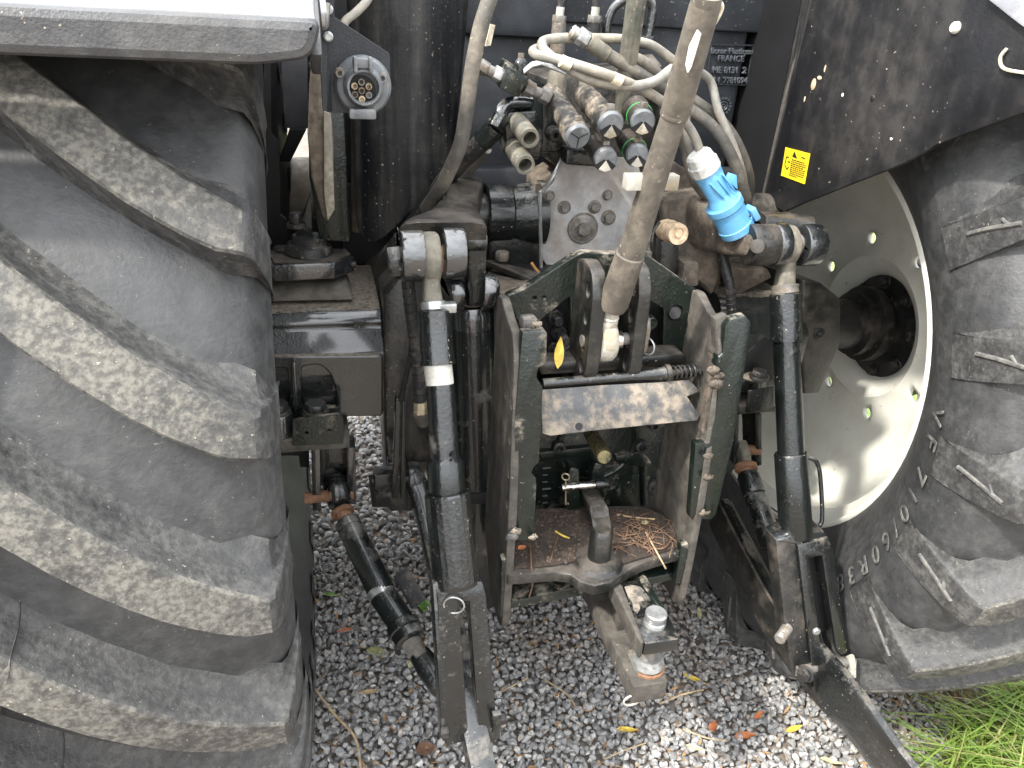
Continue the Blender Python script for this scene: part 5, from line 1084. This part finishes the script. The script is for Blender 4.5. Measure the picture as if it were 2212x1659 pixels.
def GX(pts, o=0.): return [Q_(x, y)-YA*(.03+o) for x, y in pts]
fin('fork', MB().prism(GX([(1706, 1159), (1771, 1142), (1783, 1172), (1798, 1277), (1813, 1386), (1800, 1394), (1788, 1380), (1759, 1181), (1730, 1187), (1749, 1314), (1766, 1468), (1743, 1475), (1723, 1300)]), (0, .034, 0)), m_silver, rr_, bev=.003)
fin('fork_cheek', MB().prism(GX([(1663, 1152), (1706, 1160), (1723, 1300), (1743, 1468), (1736, 1472), (1697, 1438), (1680, 1318), (1666, 1187)], -.006), (0, .045, 0)), m_pdust, rr_, bev=.004)
fin('fork_head', MB().prism(GX([(1663, 1152), (1690, 1140), (1765, 1132), (1771, 1142), (1706, 1159)], -.004), (0, .05, 0)), m_wet, rr_, bev=.003)
fin('fork_back', MB().prism(GX([(1725, 1180), (1765, 1175), (1790, 1370), (1745, 1390)], -.04), (0, .008, 0)), m_dark, rr_)
p, q = Q_(1690, 1340), Q_(1655, 1344); th = []
for i in range(8): th += [(i/8, rad(p, 9)), ((i+.5)/8, rad(p, 12))]
fin('adjusting_screw', MB().lathe(p-YA*.02, q-YA*.05, th+[(1, rad(p, 8))], 18), m_bolt, rr_)
bolt(Q_(1735, 1328)-YA*.045, -YA, .009, .007, m_zinc, rr_); bolt(Q_(1735, 1420)-YA*.04-XA*.02, -XA-YA*.5, .016, .012, m_dbolt, rr_, .02)
fin('link_pin', MB().cyl(Q_(1705, 1432)-YA*.02, Q_(1830, 1412)-YA*.02, .012), m_bolt, rr_)
fin('pin_tab', MB().bar([Q_(1818, 1395)-YA*.03, Q_(1822, 1412)-YA*.03, Q_(1822, 1440)-YA*.03], XA, .008, .005, 5), m_pale, rr_)
# ------------------------------------------------------------------ right lower link
rl = empty('lower_link', a(1740, 1400, -.62)); tag(rl, 'right black lower link arm running out over the gravel towards the grass', 'link arm', 'lower link arms')
pth = catmull([a(1555, 1110, -.16), a(1600, 1200, -.3), a(1665, 1320, -.46), a(1730, 1405, -.58), a(1775, 1460, -.66), a(1840, 1535, -.745), a(1950, 1680, -.85), a(2080, 1830, -.96)], 5)
fin('arm', MB().bar(pth, XA, .014, [.056]*11+[.066]*30, 6), m_silver, rl, ang=45)
fin('arm_front', MB().bar([p_+XA*.002 for p_ in pth[:17]], XA, .022, .05, 6), m_pdust, rl, ang=45)
# ------------------------------------------------------------------ right stabiliser and its hanger
rs = empty('stabiliser', a(1660, 1180, -.4)); tag(rs, 'right black stabiliser bar with a rusty collar, half hidden behind the hitch frame flange', 'stabiliser', 'stabiliser bars of the lower links')
Z_ = lambda x, y: a(x, y, -.22-.2*(y-970)/200)
fin('eye', MB().bar([Z_(1600, 955), Z_(1607, 985), Z_(1610, 1005)], XA, .012, [.012, .02, .014], 4), m_post, rs, ang=45)
seg('rusty_collar', (1610, 1000), (1614, 1026), [(0, 14), (.2, 24), (.6, 24), (.7, 18), (1, 17)], m_rust, rs, Z_)
seg('outer_tube', (1614, 1022), (1668, 1180), [(0, 20), (.05, 24), (.3, 24), (.32, 21), (.36, 23), (1, 26)], m_paint, rs, Z_)
rb = empty('axle_bracket', a(1640, 830, -.2), T)
fin('guard_plate', MB().prism([a(1616, 845, -.255), a(1672, 835, -.255), a(1672, 880, -.255), a(1612, 892, -.255)], (0, .004, 0)), m_paint, rb, bev=.001)
fin('base_flange', MB().prism([a(1596, 878, -.25), a(1675, 878, -.25), a(1675, 890, -.25), a(1596, 895, -.25)], (0, .12, 0)), m_pdust, rb, bev=.002)
fin('base_pad', MB().prism([a(1600, 820, -.22), a(1675, 818, -.22), a(1675, 845, -.22), a(1602, 848, -.22)], (0, .06, 0)), m_wet, rb, bev=.003)
P = a(1638, 815, -.23); bolt(P, ZA, rad(P, 17), .018, m_dbolt, rb, rad(P, 22)); fin('mud_patch', MB().sphere(P-ZA*.004+YA*.01, rad(P, 32), (1, .6, .3)), m_brown, rb)
fin('clevis_plate', MB().prism([a(1632, 895, -.2), a(1646, 895, -.2), a(1646, 1005, -.2), a(1634, 1008, -.2)], (0, .07, 0)), m_paint, rb, bev=.002)
fin('clevis_plate', MB().prism([a(1588, 895, -.22), a(1600, 895, -.22), a(1596, 1000, -.22), a(1586, 1005, -.22)], (0, .07, 0)), m_wet, rb, bev=.002)
fin('pin', MB().cyl(a(1596, 972, -.19), a(1640, 972, -.19), .013), m_rust, rb)
prism_px('pocket_shade', [(1615, 760), (1650, 730), (1675, 735), (1675, 815), (1605, 815)], -.183, .01, m_dark, ar)  # flat dark patch standing in for the shade of a cast recess

# ------------------------------------------------------------------ fallen leaves, twigs and bits
def leaf_mat(name, c): return M(name, c, .55, var=.3, scale=30)
lm = {'yellow': leaf_mat('yellow_leaf', (.62, .45, .07)), 'olive': leaf_mat('olive_leaf', (.26, .26, .11)), 'tan': leaf_mat('tan_leaf', (.42, .3, .16)), 'orange': leaf_mat('rust_leaf', (.42, .15, .06)), 'green': leaf_mat('green_leaf', (.16, .3, .06)), 'pale': leaf_mat('pale_leaf', (.5, .47, .25)), 'brown': leaf_mat('brown_leaf', (.13, .07, .04))}
def leaf(P, ang, L, Wd, mat, label, group=None, curl=.2, tilt=(0, 0), name='leaf', cat='leaf'):
    mb = MB(); n = 7; vs = []
    for i in range(n+1):
        t = i/n; w_ = Wd*math.sin(math.pi*t**.8)**.9*.5+.0004; x = (t-.5)*L; z = curl*L*(t-.5)**2
        vs += [(x, -w_, z+w_*.35), (x, 0, z), (x, w_, z+w_*.35)]
    fs = []
    for i in range(n): b = i*3; fs += [(b, b+1, b+4, b+3), (b+1, b+2, b+5, b+4)]
    mb.add(vs, fs); o = fin(name, mb, lm[mat], None, ang=60); o.location = P; o.rotation_euler = (tilt[0], tilt[1], ang)
    tag(o, label, cat, group); return o
def G_(x, y, z=.022): return az(x, y, z)
leaf(a(1207, 762, -.42), R(70), .06, .018, 'yellow', 'bright yellow leaf stuck in the hitch frame beside the top link bracket', tilt=(R(20), R(-55)))
for x, y, an, L, w_, c, lb in (
    (1355, 1577, 0, .05, .014, 'yellow', 'yellow willow leaf lying on the stones below the safety ring'),
    (800, 1495, 15, .06, .012, 'tan', 'curled tan leaf on the stones between the big tyre and the left fork'),
    (745, 1362, 20, .045, .016, 'orange', 'rust orange leaf on the stones below the stabiliser tube'),
    (815, 1410, -10, .06, .028, 'olive', 'broad olive leaf on the stones left of the stabiliser end'),
    (893, 1430, 70, .05, .016, 'pale', 'narrow straw-coloured leaf beside the stabiliser end eye'),
    (715, 1285, -5, .05, .014, 'green', 'fresh green leaf on the stones under the stabiliser'),
    (674, 1248, -55, .045, .014, 'pale', 'pale grey-green leaf touching the side of the big tyre'),
    (1510, 1325, 80, .05, .013, 'pale', 'pale green upright leaf right of the clevis pin'),
    (1500, 1468, -30, .06, .015, 'yellow', 'yellow leaf on the stones right of the bush'),
    (1715, 1575, 25, .05, .014, 'yellow', 'yellow leaf on the stones left of the right link arm'),
    (1505, 1617, -15, .05, .012, 'pale', 'pale leaf near the bottom edge below the drawbar'),
    (1795, 1645, -15, .05, .012, 'pale', 'yellow-green leaf at the bottom edge near the right link arm'),
    (1540, 1570, 60, .04, .018, 'orange', 'orange maple scrap on the stones by the bottom edge'),
    (1610, 1590, 10, .055, .02, 'orange', 'orange curled leaf among stones near the bottom right'),
    (1620, 1330, -60, .04, .016, 'orange', 'brown-orange leaf in the shade under the right lower link'),
    (920, 1620, 25, .045, .035, 'brown', 'crumpled dark brown leaf on the stones in front of the left fork'),
    (1640, 1545, 40, .04, .014, 'orange', 'small orange leaf scrap right of the drawbar'),
    (860, 1085, 20, .03, .012, 'orange', 'small orange leaf on the far stones seen through the left bracket')):
    leaf(G_(x, y), R(an)-.25, L*1.05, w_*1.05, c, lb)
leaf(a(990, 1345, -.55)+YA*.18-ZA*.05, R(80), .07, .03, 'tan', 'large dead tan leaf seen through the slot of the left fork', tilt=(R(30), R(30)))
wd = [leaf(G_(912+8*math.cos(i*1.3), 1305+9*math.sin(i*2.1)+i, .03), i*1.1, .035, .022, 'green', '', tilt=(.5*math.sin(i), .5*math.cos(i))) for i in range(7)]
weed = empty('weed', G_(912, 1308, .01)); tag(weed, 'small green weed growing from the gravel beside the left fork', 'weed')
for o in wd:
    for k in ('label', 'category'): del o[k]
    o.name = 'weed_leaf'; o.parent = weed; o.location = o.location-weed.location
m_twig = M('dry_twig', (.4, .3, .18), .75, var=.3, scale=30)
def twig(pts, r_, label, mat=None, name='twig'):
    o = fin(name, MB().tube(catmull(pts, 5), r_, 6), mat or m_twig); tag(o, label, 'twig'); return o
twig([G_(680, 1488, .03), G_(720, 1540, .028), G_(758, 1580, .025), G_(772, 1610, .022), G_(780, 1665, .02)], .0032, 'long pale dry stem lying on the stones beside the big tyre')
twig([G_(1425, 1520), G_(1475, 1500), G_(1520, 1490)], .0026, 'straight straw stem on the stones below the drawbar end')
twig([G_(1180, 1470), G_(1225, 1500), G_(1245, 1530)], .0022, 'short dry stem on the stones left of the drawbar')
twig([G_(1070, 1500), G_(1100, 1485), G_(1140, 1465)], .002, 'thin dry stem beside the right tine of the left fork')
twig([G_(1305, 1640), G_(1350, 1620), G_(1395, 1605)], .002, 'thin straw stem near the bottom edge of the gravel')
twig([G_(1475, 1575), G_(1530, 1595), G_(1570, 1600)], .002, 'thin brown stem on bright stones near the bottom')
SP = lambda x, y, h=.006: az(x, y, ZP+h)
twig([SP(1332, 1112), SP(1370, 1118), SP(1415, 1122)], .0022, 'orange straw at the back of the soil on the hitch platform', lm['tan'])
twig([SP(1345, 1140), SP(1380, 1175), SP(1430, 1185, .012), SP(1455, 1160, .01)], .0015, 'curved thin twig on the soil of the hitch platform', lm['brown'])
twig([SP(1395, 1150), SP(1420, 1195, .01), SP(1438, 1228, -.02)], .0018, 'pale straw hanging over the front edge of the platform')
twig([SP(1200, 1148), SP(1215, 1157), SP(1230, 1163)], .0024, 'short yellow straw on the soil beside the hook holder', lm['yellow'])
twig([SP(1145, 1180, .01), SP(1148, 1225, .01), SP(1150, 1262, -.05), SP(1143, 1290, -.07)], .0018, 'dark drooping root over the left front edge of the platform', lm['brown'])
twig([SP(1205, 1160), SP(1195, 1190), SP(1188, 1215)], .0014, 'thin brown stem on the left part of the platform soil', lm['brown'])
leaf(SP(1128, 1184, .006), .4, .02, .014, 'orange', 'orange crumb of leaf on the left corner of the platform soil')
leaf(SP(1395, 1130, .008), .2, .02, .014, 'pale', 'pale green scrap of leaf on the platform soil')
mb = MB()
for i in range(70):
    x = random.uniform(1330, 1450); y = random.uniform(1112, 1190); t = random.uniform(0, 6.28); P = SP(x, y, random.uniform(.003, .014)); d = Vector((math.cos(t), math.sin(t), random.uniform(-.1, .15)))*random.uniform(.01, .04)
    mb.tube([P-d, P+Vector((random.gauss(0, .004), random.gauss(0, .004), .002)), P+d], .0009, 4)
o = fin('needle_litter', mb, M('brown_needles', (.17, .1, .06), .8, var=.5, scale=60), ang=180, kind='stuff'); o['label'] = 'tangle of brown needles and roots on the platform soil'; o['category'] = 'plant litter'
mb = MB()
for i in range(650):
    x = random.uniform(1108, 1460); y = random.uniform(1104, 1232)
    if y > 1232-(x-1108)*.13: continue
    P = SP(x, y, random.uniform(.003, .006)); mb.box(P, tuple(random.uniform(.0012, .0035) for _ in range(3)), (random.random()-.5, random.random()-.5, random.random()-.5), (random.random(), random.random(), .3))
o = fin('soil_crumbs', mb, M('soil_crumb', (.06, .043, .032), .95, var=.6, scale=60), ang=20, kind='stuff'); o['label'] = 'crumbs of dark earth lying on the hitch platform'; o['category'] = 'soil'
mb = MB()
for i in range(420):
    x = random.uniform(660, 2000); y = random.uniform(1150, 1700); P = G_(x, y, random.uniform(.016, .026)); t = random.uniform(0, 6.28); d = Vector((math.cos(t), math.sin(t), random.uniform(-.1, .2)))*random.uniform(.006, .022); s_ = d.cross(ZA).normalized()*random.uniform(.001, .004)
    mb.add([P-d, P+s_, P+d, P-s_], [(0, 1, 2, 3)])
o = fin('leaf_litter', mb, M('leaf_crumbs', (.34, .2, .09), .7, var=.5, scale=14), ang=180, kind='stuff'); o['label'] = 'scattered brown and orange leaf crumbs among the stones'; o['category'] = 'plant litter'
twig([a(1148, 568, -.2), a(1160, 585, -.2), a(1170, 597, -.2)], .003, 'bright orange-red stick lying on the shelf under the cover plate', m_orange)
